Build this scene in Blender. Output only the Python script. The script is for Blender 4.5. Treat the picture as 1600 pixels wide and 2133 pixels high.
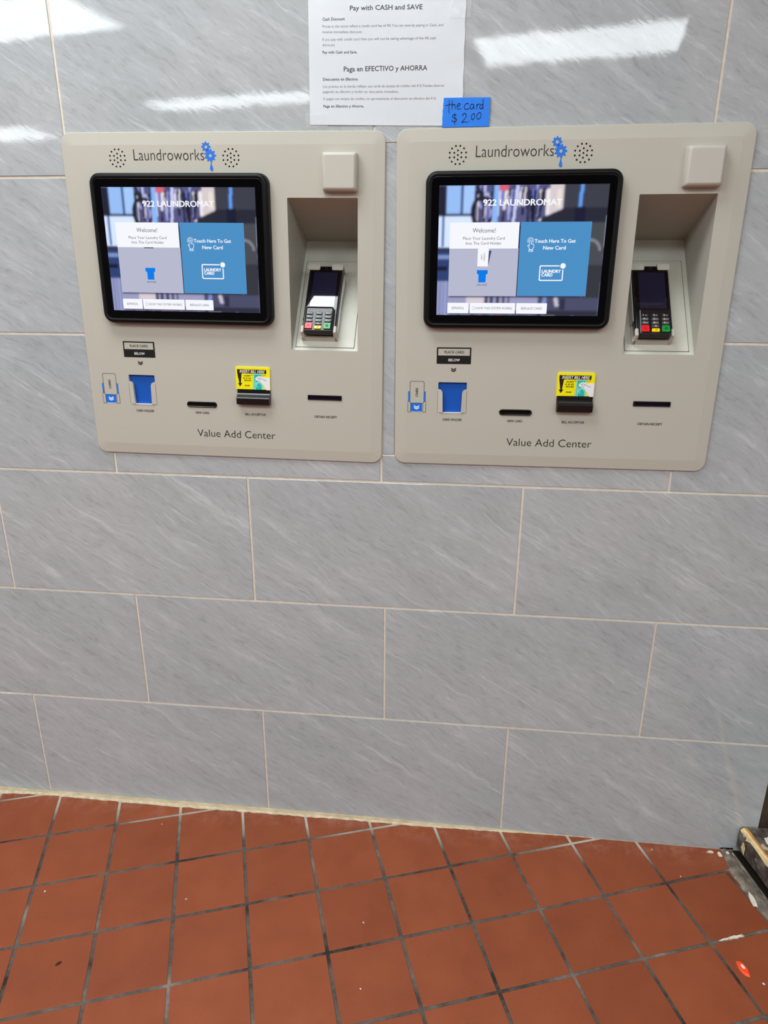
import bpy, math, random
import numpy as np
from mathutils import Matrix, Vector
from mathutils.geometry import tessellate_polygon

for o in list(bpy.data.objects):
    bpy.data.objects.remove(o, do_unlink=True)
SC = bpy.context.scene
COL = SC.collection
random.seed(7)

# ------------------------------------------------------------------ camera
F_PX = 1437.9
cam_data = bpy.data.cameras.new('camera')
cam_data.sensor_fit = 'VERTICAL'
cam_data.sensor_height = 24.0
cam_data.lens = F_PX / 2133.0 * 24.0
cam_data.clip_start = 0.02
cam = bpy.data.objects.new('camera', cam_data)
COL.objects.link(cam)
YAW, PITCH, ROLL = 0.10679, -0.32993, -0.005359
Rc = Matrix.Rotation(YAW, 3, 'Z') @ Matrix.Rotation(PITCH, 3, 'X') @ Matrix.Rotation(ROLL, 3, 'Y')
Rc = Rc @ Matrix(((1, 0, 0), (0, 0, -1), (0, 1, 0)))
cam.matrix_world = Matrix.Translation((1.07827, -1.45392, 1.36059)) @ Rc.to_4x4()
SC.camera = cam

# ------------------------------------------------------------------ world, exposure
SC.view_settings.view_transform = 'Standard'
SC.view_settings.look = 'None'
SC.view_settings.exposure = 0.0
SC.view_settings.gamma = 1.0
SC.view_settings.use_curve_mapping = False
world = bpy.data.worlds.new('world')
world.use_nodes = True
world.node_tree.nodes['Background'].inputs[0].default_value = (0.90, 0.98, 1.0, 1)
world.node_tree.nodes['Background'].inputs[1].default_value = 0.62
SC.world = world
LAMP = 12.4                      # radiance of the ceiling panels
CEIL = 2.8

# ------------------------------------------------------------------ materials
def lin(c):
    return tuple(((v / 255.0) / 12.92 if v / 255.0 <= 0.04045 else ((v / 255.0 + 0.055) / 1.055) ** 2.4) for v in c)

def mat(name, rgb, rough=0.5, spec=0.5, metal=0.0, emit=None, es=1.0, var=0.0, vscale=20.0, bump=0.0, bscale=60.0, coat=0.0, srgb=True, alpha=1.0):
    m = bpy.data.materials.new(name)
    m.use_nodes = True
    nt = m.node_tree
    b = nt.nodes['Principled BSDF']
    c = lin(rgb) if srgb else rgb
    b.inputs['Base Color'].default_value = (*c, 1)
    b.inputs['Roughness'].default_value = rough
    b.inputs['Specular IOR Level'].default_value = spec
    b.inputs['Metallic'].default_value = metal
    b.inputs['Coat Weight'].default_value = coat
    b.inputs['Coat Roughness'].default_value = 0.05
    b.inputs['Alpha'].default_value = alpha
    if emit is not None:
        b.inputs['Emission Color'].default_value = (*lin(emit), 1)
        b.inputs['Emission Strength'].default_value = es
    if var > 0 or bump > 0:
        tc = nt.nodes.new('ShaderNodeTexCoord')
        n = nt.nodes.new('ShaderNodeTexNoise')
        n.inputs['Scale'].default_value = vscale
        n.inputs['Detail'].default_value = 5
        nt.links.new(tc.outputs['Object'], n.inputs['Vector'])
        if var > 0:
            r = nt.nodes.new('ShaderNodeValToRGB')
            r.color_ramp.elements[0].position = 0.3
            r.color_ramp.elements[1].position = 0.7
            r.color_ramp.elements[0].color = (*[v * (1 - var) for v in c], 1)
            r.color_ramp.elements[1].color = (*[min(1, v * (1 + var)) for v in c], 1)
            nt.links.new(n.outputs['Fac'], r.inputs['Fac'])
            nt.links.new(r.outputs['Color'], b.inputs['Base Color'])
        if bump > 0:
            n2 = nt.nodes.new('ShaderNodeTexNoise')
            n2.inputs['Scale'].default_value = bscale
            n2.inputs['Detail'].default_value = 3
            nt.links.new(tc.outputs['Object'], n2.inputs['Vector'])
            bp = nt.nodes.new('ShaderNodeBump')
            bp.inputs['Strength'].default_value = 1.0
            bp.inputs['Distance'].default_value = bump
            nt.links.new(n2.outputs['Fac'], bp.inputs['Height'])
            nt.links.new(bp.outputs['Normal'], b.inputs['Normal'])
    return m

def N(nt, kind, **kw):
    n = nt.nodes.new(kind)
    for k, v in kw.items():
        if k in n.inputs:
            n.inputs[k].default_value = v
        else:
            setattr(n, k, v)
    return n

def ramp(nt, src, stops):
    r = nt.nodes.new('ShaderNodeValToRGB')
    el = r.color_ramp.elements
    while len(el) < len(stops):
        el.new(0.5)
    for e, (p, c) in zip(el, stops):
        e.position = p
        e.color = (*c, 1) if len(c) == 3 else c
    nt.links.new(src, r.inputs['Fac'])
    return r

def tile_material():
    """grey stone-look glazed wall tile with diagonal streaks"""
    m = bpy.data.materials.new('grey_stone_tile')
    m.use_nodes = True
    nt = m.node_tree; L = nt.links
    b = nt.nodes['Principled BSDF']
    tc = N(nt, 'ShaderNodeTexCoord')
    oi = N(nt, 'ShaderNodeObjectInfo')
    mul = N(nt, 'ShaderNodeMath', operation='MULTIPLY'); mul.inputs[1].default_value = 37.0
    L.new(oi.outputs['Random'], mul.inputs[0])
    off = N(nt, 'ShaderNodeCombineXYZ'); L.new(mul.outputs[0], off.inputs['Y'])
    add = N(nt, 'ShaderNodeVectorMath', operation='ADD')
    L.new(tc.outputs['Object'], add.inputs[0]); L.new(off.outputs[0], add.inputs[1])
    # warp a little, then turn so that x runs along the streaks, then stretch
    wn = N(nt, 'ShaderNodeTexNoise', Scale=9.0, Detail=5.0)
    L.new(add.outputs[0], wn.inputs['Vector'])
    ws = N(nt, 'ShaderNodeVectorMath', operation='SCALE'); ws.inputs['Scale'].default_value = 0.04
    L.new(wn.outputs['Color'], ws.inputs[0])
    wa = N(nt, 'ShaderNodeVectorMath', operation='ADD')
    L.new(add.outputs[0], wa.inputs[0]); L.new(ws.outputs[0], wa.inputs[1])
    rot = N(nt, 'ShaderNodeMapping'); rot.inputs['Rotation'].default_value = (0, math.radians(-33), 0)
    L.new(wa.outputs[0], rot.inputs['Vector'])
    st = N(nt, 'ShaderNodeMapping'); st.inputs['Scale'].default_value = (5.0, 12.0, 34.0)
    L.new(rot.outputs[0], st.inputs['Vector'])
    n1 = N(nt, 'ShaderNodeTexNoise', Scale=1.0, Detail=8.0, Roughness=0.62); L.new(st.outputs[0], n1.inputs['Vector'])
    st2 = N(nt, 'ShaderNodeMapping'); st2.inputs['Scale'].default_value = (32.0, 90.0, 170.0)
    L.new(rot.outputs[0], st2.inputs['Vector'])
    n2 = N(nt, 'ShaderNodeTexNoise', Scale=1.0, Detail=5.0, Roughness=0.6); L.new(st2.outputs[0], n2.inputs['Vector'])
    n3 = N(nt, 'ShaderNodeTexNoise', Scale=3.0, Detail=3.0); L.new(add.outputs[0], n3.inputs['Vector'])
    base = ramp(nt, n1.outputs['Fac'], [(0.24, (0.362, 0.382, 0.389)), (0.46, (0.415, 0.440, 0.449)), (0.58, (0.432, 0.458, 0.468)), (0.76, (0.530, 0.559, 0.569))])
    fine = ramp(nt, n2.outputs['Fac'], [(0.30, (0.83, 0.83, 0.83)), (0.46, (0.99, 0.99, 0.99)), (0.56, (1.0, 1.0, 1.0)), (0.70, (1.12, 1.12, 1.12))])
    mx = N(nt, 'ShaderNodeMixRGB', blend_type='MULTIPLY'); mx.inputs['Fac'].default_value = 1.0
    L.new(base.outputs[0], mx.inputs['Color1']); L.new(fine.outputs[0], mx.inputs['Color2'])
    cl = ramp(nt, n3.outputs['Fac'], [(0.35, (0.95, 0.965, 0.965)), (0.65, (1.055, 1.035, 1.035))])
    mx2 = N(nt, 'ShaderNodeMixRGB', blend_type='MULTIPLY'); mx2.inputs['Fac'].default_value = 1.0
    L.new(mx.outputs[0], mx2.inputs['Color1']); L.new(cl.outputs[0], mx2.inputs['Color2'])
    # thin pale veins
    vn = N(nt, 'ShaderNodeTexNoise', Scale=1.0, Detail=3.0, Roughness=0.5)
    st3 = N(nt, 'ShaderNodeMapping'); st3.inputs['Scale'].default_value = (3.0, 8.0, 55.0); st3.inputs['Location'].default_value = (3, 1, 5)
    L.new(rot.outputs[0], st3.inputs['Vector']); L.new(st3.outputs[0], vn.inputs['Vector'])
    vr = ramp(nt, vn.outputs['Fac'], [(0.645, (0, 0, 0)), (0.665, (1, 1, 1)), (0.70, (0, 0, 0))])
    vm = N(nt, 'ShaderNodeMath', operation='MULTIPLY'); vm.inputs[1].default_value = 0.40
    L.new(vr.outputs[0], vm.inputs[0])
    mx3 = N(nt, 'ShaderNodeMixRGB', blend_type='MIX')
    L.new(vm.outputs[0], mx3.inputs['Fac']); L.new(mx2.outputs[0], mx3.inputs['Color1'])
    mx3.inputs['Color2'].default_value = (0.64, 0.68, 0.69, 1)
    L.new(mx3.outputs[0], b.inputs['Base Color'])
    b.inputs['Roughness'].default_value = 0.025
    # relief of the streaks
    hs = N(nt, 'ShaderNodeMath', operation='ADD'); L.new(n1.outputs['Fac'], hs.inputs[0]); 
    h2 = N(nt, 'ShaderNodeMath', operation='MULTIPLY'); h2.inputs[1].default_value = 0.25
    L.new(n2.outputs['Fac'], h2.inputs[0]); L.new(h2.outputs[0], hs.inputs[1])
    lown = N(nt, 'ShaderNodeTexNoise', Scale=11.0, Detail=2.0); L.new(add.outputs[0], lown.inputs['Vector'])
    lh = N(nt, 'ShaderNodeMath', operation='MULTIPLY_ADD'); lh.inputs[1].default_value = 2.6
    L.new(lown.outputs['Fac'], lh.inputs[0]); L.new(hs.outputs[0], lh.inputs[2]); hs = lh
    bp = N(nt, 'ShaderNodeBump', Strength=1.0, Distance=0.000045)
    L.new(hs.outputs[0], bp.inputs['Height']); L.new(bp.outputs['Normal'], b.inputs['Normal'])
    return m

def quarry_material():
    m = bpy.data.materials.new('red_quarry_tile')
    m.use_nodes = True
    nt = m.node_tree; L = nt.links
    b = nt.nodes['Principled BSDF']
    tc = N(nt, 'ShaderNodeTexCoord'); oi = N(nt, 'ShaderNodeObjectInfo'); geo = N(nt, 'ShaderNodeNewGeometry')
    n1 = N(nt, 'ShaderNodeTexNoise', Scale=9.0, Detail=6.0, Roughness=0.6); L.new(geo.outputs['Position'], n1.inputs['Vector'])
    base = ramp(nt, n1.outputs['Fac'], [(0.30, (0.235, 0.055, 0.019)), (0.5, (0.262, 0.063, 0.0225)), (0.72, (0.286, 0.072, 0.026))])
    tr = ramp(nt, oi.outputs['Random'], [(0.0, (0.93, 0.90, 0.88)), (1.0, (1.06, 1.06, 1.06))])
    mx = N(nt, 'ShaderNodeMixRGB', blend_type='MULTIPLY'); mx.inputs['Fac'].default_value = 1.0
    L.new(base.outputs[0], mx.inputs['Color1']); L.new(tr.outputs[0], mx.inputs['Color2'])
    # pale grout haze smeared on the tiles beside the wall
    sp = N(nt, 'ShaderNodeSeparateXYZ'); L.new(geo.outputs['Position'], sp.inputs[0])
    hz = ramp(nt, sp.outputs['Y'], [(0.0, (0, 0, 0)), (1.0, (1, 1, 1))])
    mr = N(nt, 'ShaderNodeMapRange'); mr.inputs['From Min'].default_value = -0.075; mr.inputs['From Max'].default_value = -0.01
    L.new(sp.outputs['Y'], mr.inputs['Value'])
    n2 = N(nt, 'ShaderNodeTexNoise', Scale=26.0, Detail=8.0, Roughness=0.7); L.new(geo.outputs['Position'], n2.inputs['Vector'])
    r2 = ramp(nt, n2.outputs['Fac'], [(0.46, (0, 0, 0)), (0.70, (1, 1, 1))])
    mm = N(nt, 'ShaderNodeMath', operation='MULTIPLY'); L.new(mr.outputs[0], mm.inputs[0]); L.new(r2.outputs[0], mm.inputs[1])
    mm2 = N(nt, 'ShaderNodeMath', operation='MULTIPLY'); L.new(mm.outputs[0], mm2.inputs[0]); mm2.inputs[1].default_value = 0.5
    mx2 = N(nt, 'ShaderNodeMixRGB', blend_type='MIX'); L.new(mm2.outputs[0], mx2.inputs['Fac'])
    L.new(mx.outputs[0], mx2.inputs['Color1']); mx2.inputs['Color2'].default_value = (0.42, 0.22, 0.16, 1)
    # tiny specks
    n4 = N(nt, 'ShaderNodeTexNoise', Scale=190.0, Detail=2.0); L.new(geo.outputs['Position'], n4.inputs['Vector'])
    r4 = ramp(nt, n4.outputs['Fac'], [(0.20, (0.72, 0.72, 0.72)), (0.36, (1, 1, 1)), (0.70, (1, 1, 1)), (0.80, (1.25, 1.2, 1.15))])
    mx4 = N(nt, 'ShaderNodeMixRGB', blend_type='MULTIPLY'); mx4.inputs['Fac'].default_value = 1.0
    L.new(mx2.outputs[0], mx4.inputs['Color1']); L.new(r4.outputs[0], mx4.inputs['Color2'])
    L.new(mx4.outputs[0], b.inputs['Base Color'])
    b.inputs['Roughness'].default_value = 0.55
    b.inputs['Specular IOR Level'].default_value = 0.35
    bp = N(nt, 'ShaderNodeBump', Strength=0.6, Distance=0.0006)
    L.new(n2.outputs['Fac'], bp.inputs['Height']); L.new(bp.outputs['Normal'], b.inputs['Normal'])
    return m

def floor_grout_material():
    m = bpy.data.materials.new('dark_floor_grout')
    m.use_nodes = True
    nt = m.node_tree; L = nt.links
    b = nt.nodes['Principled BSDF']
    geo = N(nt, 'ShaderNodeNewGeometry')
    n1 = N(nt, 'ShaderNodeTexNoise', Scale=7.0, Detail=8.0, Roughness=0.7); L.new(geo.outputs['Position'], n1.inputs['Vector'])
    c1 = ramp(nt, n1.outputs['Fac'], [(0.38, (0.020, 0.015, 0.012)), (0.46, (0.075, 0.058, 0.047)), (0.58, (0.135, 0.108, 0.088)), (0.70, (0.24, 0.20, 0.165))])
    sp = N(nt, 'ShaderNodeSeparateXYZ'); L.new(geo.outputs['Position'], sp.inputs[0])
    n2 = N(nt, 'ShaderNodeTexNoise', Scale=5.0, Detail=4.0); L.new(geo.outputs['Position'], n2.inputs['Vector'])
    ad = N(nt, 'ShaderNodeMath', operation='MULTIPLY_ADD'); L.new(n2.outputs['Fac'], ad.inputs[0]); ad.inputs[1].default_value = 0.16; L.new(sp.outputs['Y'], ad.inputs[2])
    mr = N(nt, 'ShaderNodeMapRange'); mr.inputs['From Min'].default_value = 0.0; mr.inputs['From Max'].default_value = 0.06
    L.new(ad.outputs[0], mr.inputs['Value'])
    mx = N(nt, 'ShaderNodeMixRGB', blend_type='MIX'); L.new(mr.outputs[0], mx.inputs['Fac'])
    L.new(c1.outputs[0], mx.inputs['Color1']); mx.inputs['Color2'].default_value = (0.46, 0.42, 0.35, 1)
    L.new(mx.outputs[0], b.inputs['Base Color'])
    b.inputs['Roughness'].default_value = 0.9
    bp = N(nt, 'ShaderNodeBump', Strength=1.0, Distance=0.002)
    n5 = N(nt, 'ShaderNodeTexNoise', Scale=120.0, Detail=4.0); L.new(geo.outputs['Position'], n5.inputs['Vector'])
    L.new(n5.outputs['Fac'], bp.inputs['Height']); L.new(bp.outputs['Normal'], b.inputs['Normal'])
    return m

def chipped_material():
    """grey-brown painted stone with cream chips"""
    m = bpy.data.materials.new('chipped_paint_stone')
    m.use_nodes = True
    nt = m.node_tree; L = nt.links
    b = nt.nodes['Principled BSDF']
    tc = N(nt, 'ShaderNodeTexCoord')
    n1 = N(nt, 'ShaderNodeTexNoise', Scale=34.0, Detail=7.0, Roughness=0.6); L.new(tc.outputs['Object'], n1.inputs['Vector'])
    c1 = ramp(nt, n1.outputs['Fac'], [(0.36, (0.035, 0.027, 0.022)), (0.5, (0.085, 0.070, 0.058)), (0.62, (0.16, 0.14, 0.12)), (0.72, (0.24, 0.22, 0.19))])
    n2 = N(nt, 'ShaderNodeTexNoise', Scale=17.0, Detail=2.0); mp = N(nt, 'ShaderNodeMapping'); mp.inputs['Location'].default_value = (4.3, 2.2, 9.1)
    L.new(tc.outputs['Object'], mp.inputs[0]); L.new(mp.outputs[0], n2.inputs['Vector'])
    r2 = ramp(nt, n2.outputs['Fac'], [(0.62, (0, 0, 0)), (0.64, (1, 1, 1))])
    mx = N(nt, 'ShaderNodeMixRGB', blend_type='MIX'); L.new(r2.outputs[0], mx.inputs['Fac'])
    L.new(c1.outputs[0], mx.inputs['Color1']); mx.inputs['Color2'].default_value = (0.52, 0.43, 0.30, 1)
    L.new(mx.outputs[0], b.inputs['Base Color'])
    b.inputs['Roughness'].default_value = 0.5
    bp = N(nt, 'ShaderNodeBump', Strength=1.0, Distance=0.002)
    L.new(n1.outputs['Fac'], bp.inputs['Height']); L.new(bp.outputs['Normal'], b.inputs['Normal'])
    return m

M = {}
M['tile'] = tile_material()
M['quarry'] = quarry_material()
M['fgrout'] = floor_grout_material()
M['chipped'] = chipped_material()
M['wgrout'] = mat('cream_wall_grout', (222, 212, 195), 0.85, var=0.08, vscale=60, bump=0.0006, bscale=300)
M['fillet'] = mat('cream_base_grout', (188, 170, 136), 0.85, var=0.18, vscale=30, bump=0.002, bscale=120)
M['fillet2'] = mat('pale_base_grout', (200, 186, 158), 0.9, var=0.2, vscale=70, bump=0.002, bscale=160)
M['panel'] = mat('beige_powder_coat', (185, 182, 169), 0.42, 0.35, bump=0.00006, bscale=900)
M['cover'] = mat('beige_plastic', (190, 186, 175), 0.42, 0.4, bump=0.00005, bscale=900)
M['niche'] = mat('textured_beige_plastic', (199, 198, 185), 0.5, 0.4, bump=0.00022, bscale=420, var=0.03, vscale=300)
M['nwall'] = mat('textured_beige_shell', (176, 174, 163), 0.5, 0.35, bump=0.0002, bscale=420)  # niche walls and ceiling, their shade put into a darker colour
M['black'] = mat('black_plastic', (16, 16, 17), 0.28, 0.5)
M['matblack'] = mat('matt_black_plastic', (6, 6, 7), 0.42, 0.22)
M['glass'] = mat('black_screen_glass', (5, 5, 7), 0.04, 0.5)
M['ink'] = mat('black_ink', (38, 34, 30), 0.6, 0.3)
M['inkblack'] = mat('deep_black_print', (8, 8, 8), 0.5, 0.4)
M['blueprint'] = mat('blue_print', (20, 112, 222), 0.45, 0.4)
M['blueholder'] = mat('blue_plastic', (6, 84, 180), 0.38, 0.5)
M['whiteprint'] = mat('white_print', (235, 235, 235), 0.5, 0.4)
M['seam'] = mat('dark_seam', (70, 66, 58), 0.8)
M['hole'] = mat('hole_black', (28, 24, 20), 0.9, 0.1)
M['gloss_slot'] = mat('glossy_black_slot', (10, 10, 11), 0.12, 0.6)
M['navy'] = mat('navy_black_plastic', (14, 14, 34), 0.2, 0.5)
M['yellow'] = mat('yellow_sticker', (246, 236, 10), 0.35, 0.5)
M['teal'] = mat('teal_print', (20, 190, 170), 0.4, 0.5)
M['paleteal'] = mat('pale_teal_print', (140, 222, 212), 0.4, 0.5)
M['sbrown'] = mat('sticker_black', (36, 22, 16), 0.4, 0.5)
M['paper'] = mat('white_laminated_paper', (214, 220, 224), 0.16, 0.5, bump=0.0009, bscale=9)
M['papink'] = mat('grey_print', (66, 66, 70), 0.5, 0.4)
M['papinkl'] = mat('pale_grey_print', (112, 108, 110), 0.5, 0.4)
M['clear'] = mat('clear_tape', (240, 240, 240), 0.06, 0.7, alpha=0.16, bump=0.0012, bscale=60)
M['tape'] = mat('blue_painter_tape', (30, 124, 232), 0.5, 0.35, bump=0.0002, bscale=500)
M['pen'] = mat('purple_black_pen', (38, 26, 74), 0.45, 0.4)
M['key'] = mat('dark_grey_key', (74, 74, 76), 0.35, 0.5)
M['keytop'] = mat('black_key', (30, 30, 32), 0.3, 0.5)
M['keyred'] = mat('red_key', (226, 24, 34), 0.3, 0.5)
M['keyyellow'] = mat('yellow_key', (246, 205, 4), 0.3, 0.5)
M['keygreen'] = mat('green_key', (8, 140, 58), 0.3, 0.5)
M['keyprint'] = mat('pale_key_print', (215, 215, 215), 0.5, 0.3)
M['darkprint'] = mat('dark_key_print', (60, 20, 20), 0.5, 0.3)
M['termlcd'] = mat('dark_navy_display', (9, 12, 30), 0.04, 1.0, emit=(10, 14, 40), es=0.5)
M['greyplastic'] = mat('grey_plastic', (96, 97, 99), 0.3, 0.5)
M['palegrey'] = mat('pale_grey_plastic', (184, 182, 176), 0.3, 0.5)
M['mortar'] = mat('grey_mortar', (122, 112, 100), 0.9, var=0.5, vscale=40, bump=0.004, bscale=60)
M['brown'] = mat('dark_stained_wood', (62, 50, 38), 0.6, var=0.5, vscale=22, bump=0.001, bscale=50)
M['cream'] = mat('cream_paint', (226, 202, 150), 0.55, var=0.12, vscale=80, bump=0.001, bscale=120)
M['orange'] = mat('ochre_paint', (196, 132, 62), 0.5, var=0.2, vscale=60)
M['chip'] = mat('white_plaster', (226, 218, 200), 0.8, var=0.1, vscale=90, bump=0.002, bscale=200)
M['leafdark'] = mat('dark_brown_scrap', (44, 24, 14), 0.7)
M['candy'] = mat('orange_red_plastic', (255, 84, 40), 0.15, 0.6)
M['candyc'] = mat('pale_pink_plastic', (255, 226, 226), 0.15, 0.6)
M['ceiling'] = mat('white_ceiling', (226, 224, 218), 0.9)
M['lampframe'] = mat('white_metal_frame', (225, 225, 225), 0.5)
M['lamp'] = mat('lamp_diffuser', (230, 230, 230), 0.5, emit=(243, 252, 255), es=LAMP)
M['plaster'] = mat('grey_plaster', (92, 90, 88), 0.9)

def screen_mat(name, rgb, k=1.0):
    return mat(name, (4, 4, 5), 0.05, 0.5, emit=rgb, es=k)
M['s_white'] = screen_mat('screen_white', (248, 250, 255), 0.98)
M['s_grey'] = screen_mat('screen_lavender_grey', (196, 199, 222), 0.86)
M['s_blue'] = screen_mat('screen_blue', (82, 154, 212), 0.86)
M['s_vivid'] = screen_mat('screen_vivid_blue', (10, 130, 245), 0.9)
M['s_text'] = screen_mat('screen_grey_text', (92, 92, 120), 0.8)
M['s_dark'] = screen_mat('screen_dark', (38, 36, 56), 0.7)
M['s_shadow'] = screen_mat('screen_card_shadow', (86, 82, 124), 0.8)

# ------------------------------------------------------------------ mesh builder
# flat shapes are drawn in (x, z) seen from the front (-y); y is depth, negative = towards the viewer
class MB:
    def __init__(s): s.v = []; s.f = []; s.mi = []; s.mats = []; s.sm = []
    def _m(s, m):
        if m not in s.mats: s.mats.append(m)
        return s.mats.index(m)
    def add(s, vs, fs, m, smooth=False):
        b = len(s.v); i = s._m(m)
        s.v += [tuple(p) for p in vs]
        for f in fs:
            s.f.append([b + k for k in f]); s.mi.append(i); s.sm.append(smooth)
    def poly(s, pts, y, m):
        s.add([(x, y, z) for x, z in pts], [list(range(len(pts)))], m)
    def rect(s, x0, x1, z0, z1, y, m):
        s.poly([(x0, z0), (x1, z0), (x1, z1), (x0, z1)], y, m)
    def box(s, x0, x1, y0, y1, z0, z1, m):
        if y0 > y1: y0, y1 = y1, y0
        v = [(x0, y0, z0), (x1, y0, z0), (x1, y0, z1), (x0, y0, z1), (x0, y1, z0), (x1, y1, z0), (x1, y1, z1), (x0, y1, z1)]
        s.add(v, [(0, 1, 2, 3), (5, 4, 7, 6), (4, 0, 3, 7), (1, 5, 6, 2), (3, 2, 6, 7), (4, 5, 1, 0)], m)
    def loft(s, rings, m, cap_back=False, cap_front=True, smooth=False):
        """rings: list of (pts2d, y) from back to front, same count each"""
        n = len(rings[0][0]); vs = []; fs = []
        for pts, y in rings:
            if isinstance(y, (list, tuple)): vs += [(x, yy, z) for (x, z), yy in zip(pts, y)]
            else: vs += [(x, y, z) for x, z in pts]
        for r in range(len(rings) - 1):
            a, b = r * n, (r + 1) * n
            for i in range(n):
                j = (i + 1) % n
                fs.append((a + i, a + j, b + j, b + i))
        s.add(vs, fs, m, smooth)
        k = len(s.v) - len(vs)
        i = s._m(m)
        if cap_front: s.f.append([k + (len(rings) - 1) * n + q for q in range(n)]); s.mi.append(i); s.sm.append(False)
        if cap_back: s.f.append([k + q for q in reversed(range(n))]); s.mi.append(i); s.sm.append(False)
    def prism(s, pts, y0, y1, m, back=False):
        s.loft([(pts, y0), (pts, y1)], m, back, True)
    def slab(s, x0, x1, z0, z1, r, y0, y1, bev, m, back=False, seg=5):
        """rounded rectangle standing out from y0 to y1 with a rounded front edge"""
        if isinstance(r, (int, float)): r = (r,) * 4
        rings = [(rr(x0, x1, z0, z1, r, seg), y0)]
        for k in range(0, 4):
            a = k / 3 * math.pi / 2
            ins = bev * (1 - math.cos(a)); yy = y1 + bev * (1 - math.sin(a))
            rings.append((rr(x0 + ins, x1 - ins, z0 + ins, z1 - ins, tuple(max(q - ins, 0.0004) for q in r), seg), yy))
        s.loft(rings, m, back, True, smooth=True)
    def holed(s, outer, holes, y, m):
        polys = [[Vector((x, z, 0)) for x, z in outer]] + [[Vector((x, z, 0)) for x, z in reversed(h)] for h in holes]
        flat = [p for q in polys for p in q]
        tris = tessellate_polygon(polys)
        fs = []
        for t in tris:
            a, b, c = (flat[i] for i in t)
            cr = (b.x - a.x) * (c.y - a.y) - (b.y - a.y) * (c.x - a.x)
            if abs(cr) < 1e-12: continue
            fs.append(t if cr > 0 else (t[2], t[1], t[0]))
        s.add([(p.x, y, p.y) for p in flat], fs, m)
    def wallring(s, pts, y0, y1, m):
        """inner side of a hole, facing into the hole"""
        n = len(pts)
        vs = [(x, y0, z) for x, z in pts] + [(x, y1, z) for x, z in pts]
        s.add(vs, [(j, i, n + i, n + j) for i in range(n) for j in [(i + 1) % n]], m)
    def tube2d(s, pts, w, y, m):
        """flat line of width w through pts"""
        for (x0, z0), (x1, z1) in zip(pts[:-1], pts[1:]):
            dx, dz = x1 - x0, z1 - z0; l = math.hypot(dx, dz)
            if l < 1e-9: continue
            ex, ez = dx / l * w * 0.35, dz / l * w * 0.35
            nx, nz = -dz / l * w / 2, dx / l * w / 2
            s.poly([(x0 - ex - nx, z0 - ez - nz), (x1 + ex - nx, z1 + ez - nz), (x1 + ex + nx, z1 + ez + nz), (x0 - ex + nx, z0 - ez + nz)], y, m)
    def text(s, body, m, y, x0=None, x1=None, xc=None, w=None, base=0, cap=0.01, shear=0.0, bold=0.0, rot=0.0, res=3):
        V, Fc, wid, hc = glyphs(body, min(bold, 0.0), shear, res)
        if w is None:
            w = (x1 - x0) if (x0 is not None and x1 is not None) else wid * cap / hc
        if x0 is None: x0 = xc - w / 2
        sx = w / wid; sz = cap / hc
        cr, sr = math.cos(rot), math.sin(rot)
        pts = []
        for (a, b_) in V:
            px, pz = a * sx, b_ * sz
            pts.append((x0 + px * cr - pz * sr, y, base + px * sr + pz * cr))
        s.add(pts, Fc, m)
        if bold > 0:                                   # heavier strokes: struck again a hair to each side
            d = bold * cap * 3.0
            for q in (-1, 1):
                s.add([(p[0] + q * d * cr, p[1] - .00003 * (3 + q), p[2] + q * d * sr) for p in pts], Fc, m)
                s.add([(p[0] - q * d * .6 * sr, p[1] - .00003 * (4 + q * 2.5), p[2] + q * d * .6 * cr) for p in pts], Fc, m)
    def build(s, name, parent=None, xf=None):
        me = bpy.data.meshes.new(name)
        vs = s.v if xf is None else [tuple(xf @ Vector(p)) for p in s.v]
        me.from_pydata(vs, [], s.f)
        for mm in s.mats: me.materials.append(mm)
        me.polygons.foreach_set('material_index', s.mi)
        me.polygons.foreach_set('use_smooth', s.sm)
        me.update()
        o = bpy.data.objects.new(name, me)
        COL.objects.link(o)
        if parent is not None: o.parent = parent
        return o

_gc = {}
def glyphs(body, bold, shear, res):
    key = (body, bold, shear, res)
    if key in _gc: return _gc[key]
    def conv(t):
        cu = bpy.data.curves.new('txt', 'FONT')
        cu.body = t; cu.offset = bold; cu.shear = shear; cu.resolution_u = res; cu.fill_mode = 'FRONT'
        o = bpy.data.objects.new('txt', cu); COL.objects.link(o)
        bpy.context.view_layer.update()
        dg = bpy.context.evaluated_depsgraph_get()
        me = bpy.data.meshes.new_from_object(o.evaluated_get(dg))
        V = [(v.co.x, v.co.y) for v in me.vertices]
        Fs = []
        for p in me.polygons:
            q = list(p.vertices)
            ar = sum(V[q[i]][0] * V[q[(i + 1) % len(q)]][1] - V[q[(i + 1) % len(q)]][0] * V[q[i]][1] for i in range(len(q)))
            Fs.append(q if ar > 0 else q[::-1])
        bpy.data.objects.remove(o); bpy.data.curves.remove(cu); bpy.data.meshes.remove(me)
        return V, Fs
    V, Fs = conv(body)
    mx = min(v[0] for v in V); wid = max(v[0] for v in V) - mx
    V = [(a - mx, b) for a, b in V]
    if ('H', res) not in _gc:
        H, _ = conv('H'); _gc[('H', res)] = max(v[1] for v in H)
    _gc[key] = (V, Fs, wid, _gc[('H', res)])
    return _gc[key]

def rr(x0, x1, z0, z1, r, seg=5):
    if isinstance(r, (int, float)): r = (r,) * 4     # bl, br, tr, tl
    pts = []
    for (cx, cz, a0, q) in ((x0 + r[0], z0 + r[0], 180, r[0]), (x1 - r[1], z0 + r[1], 270, r[1]), (x1 - r[2], z1 - r[2], 0, r[2]), (x0 + r[3], z1 - r[3], 90, r[3])):
        for k in range(seg + 1):
            a = math.radians(a0 + 90 * k / seg)
            pts.append((cx + q * math.cos(a), cz + q * math.sin(a)))
    return pts

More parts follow.
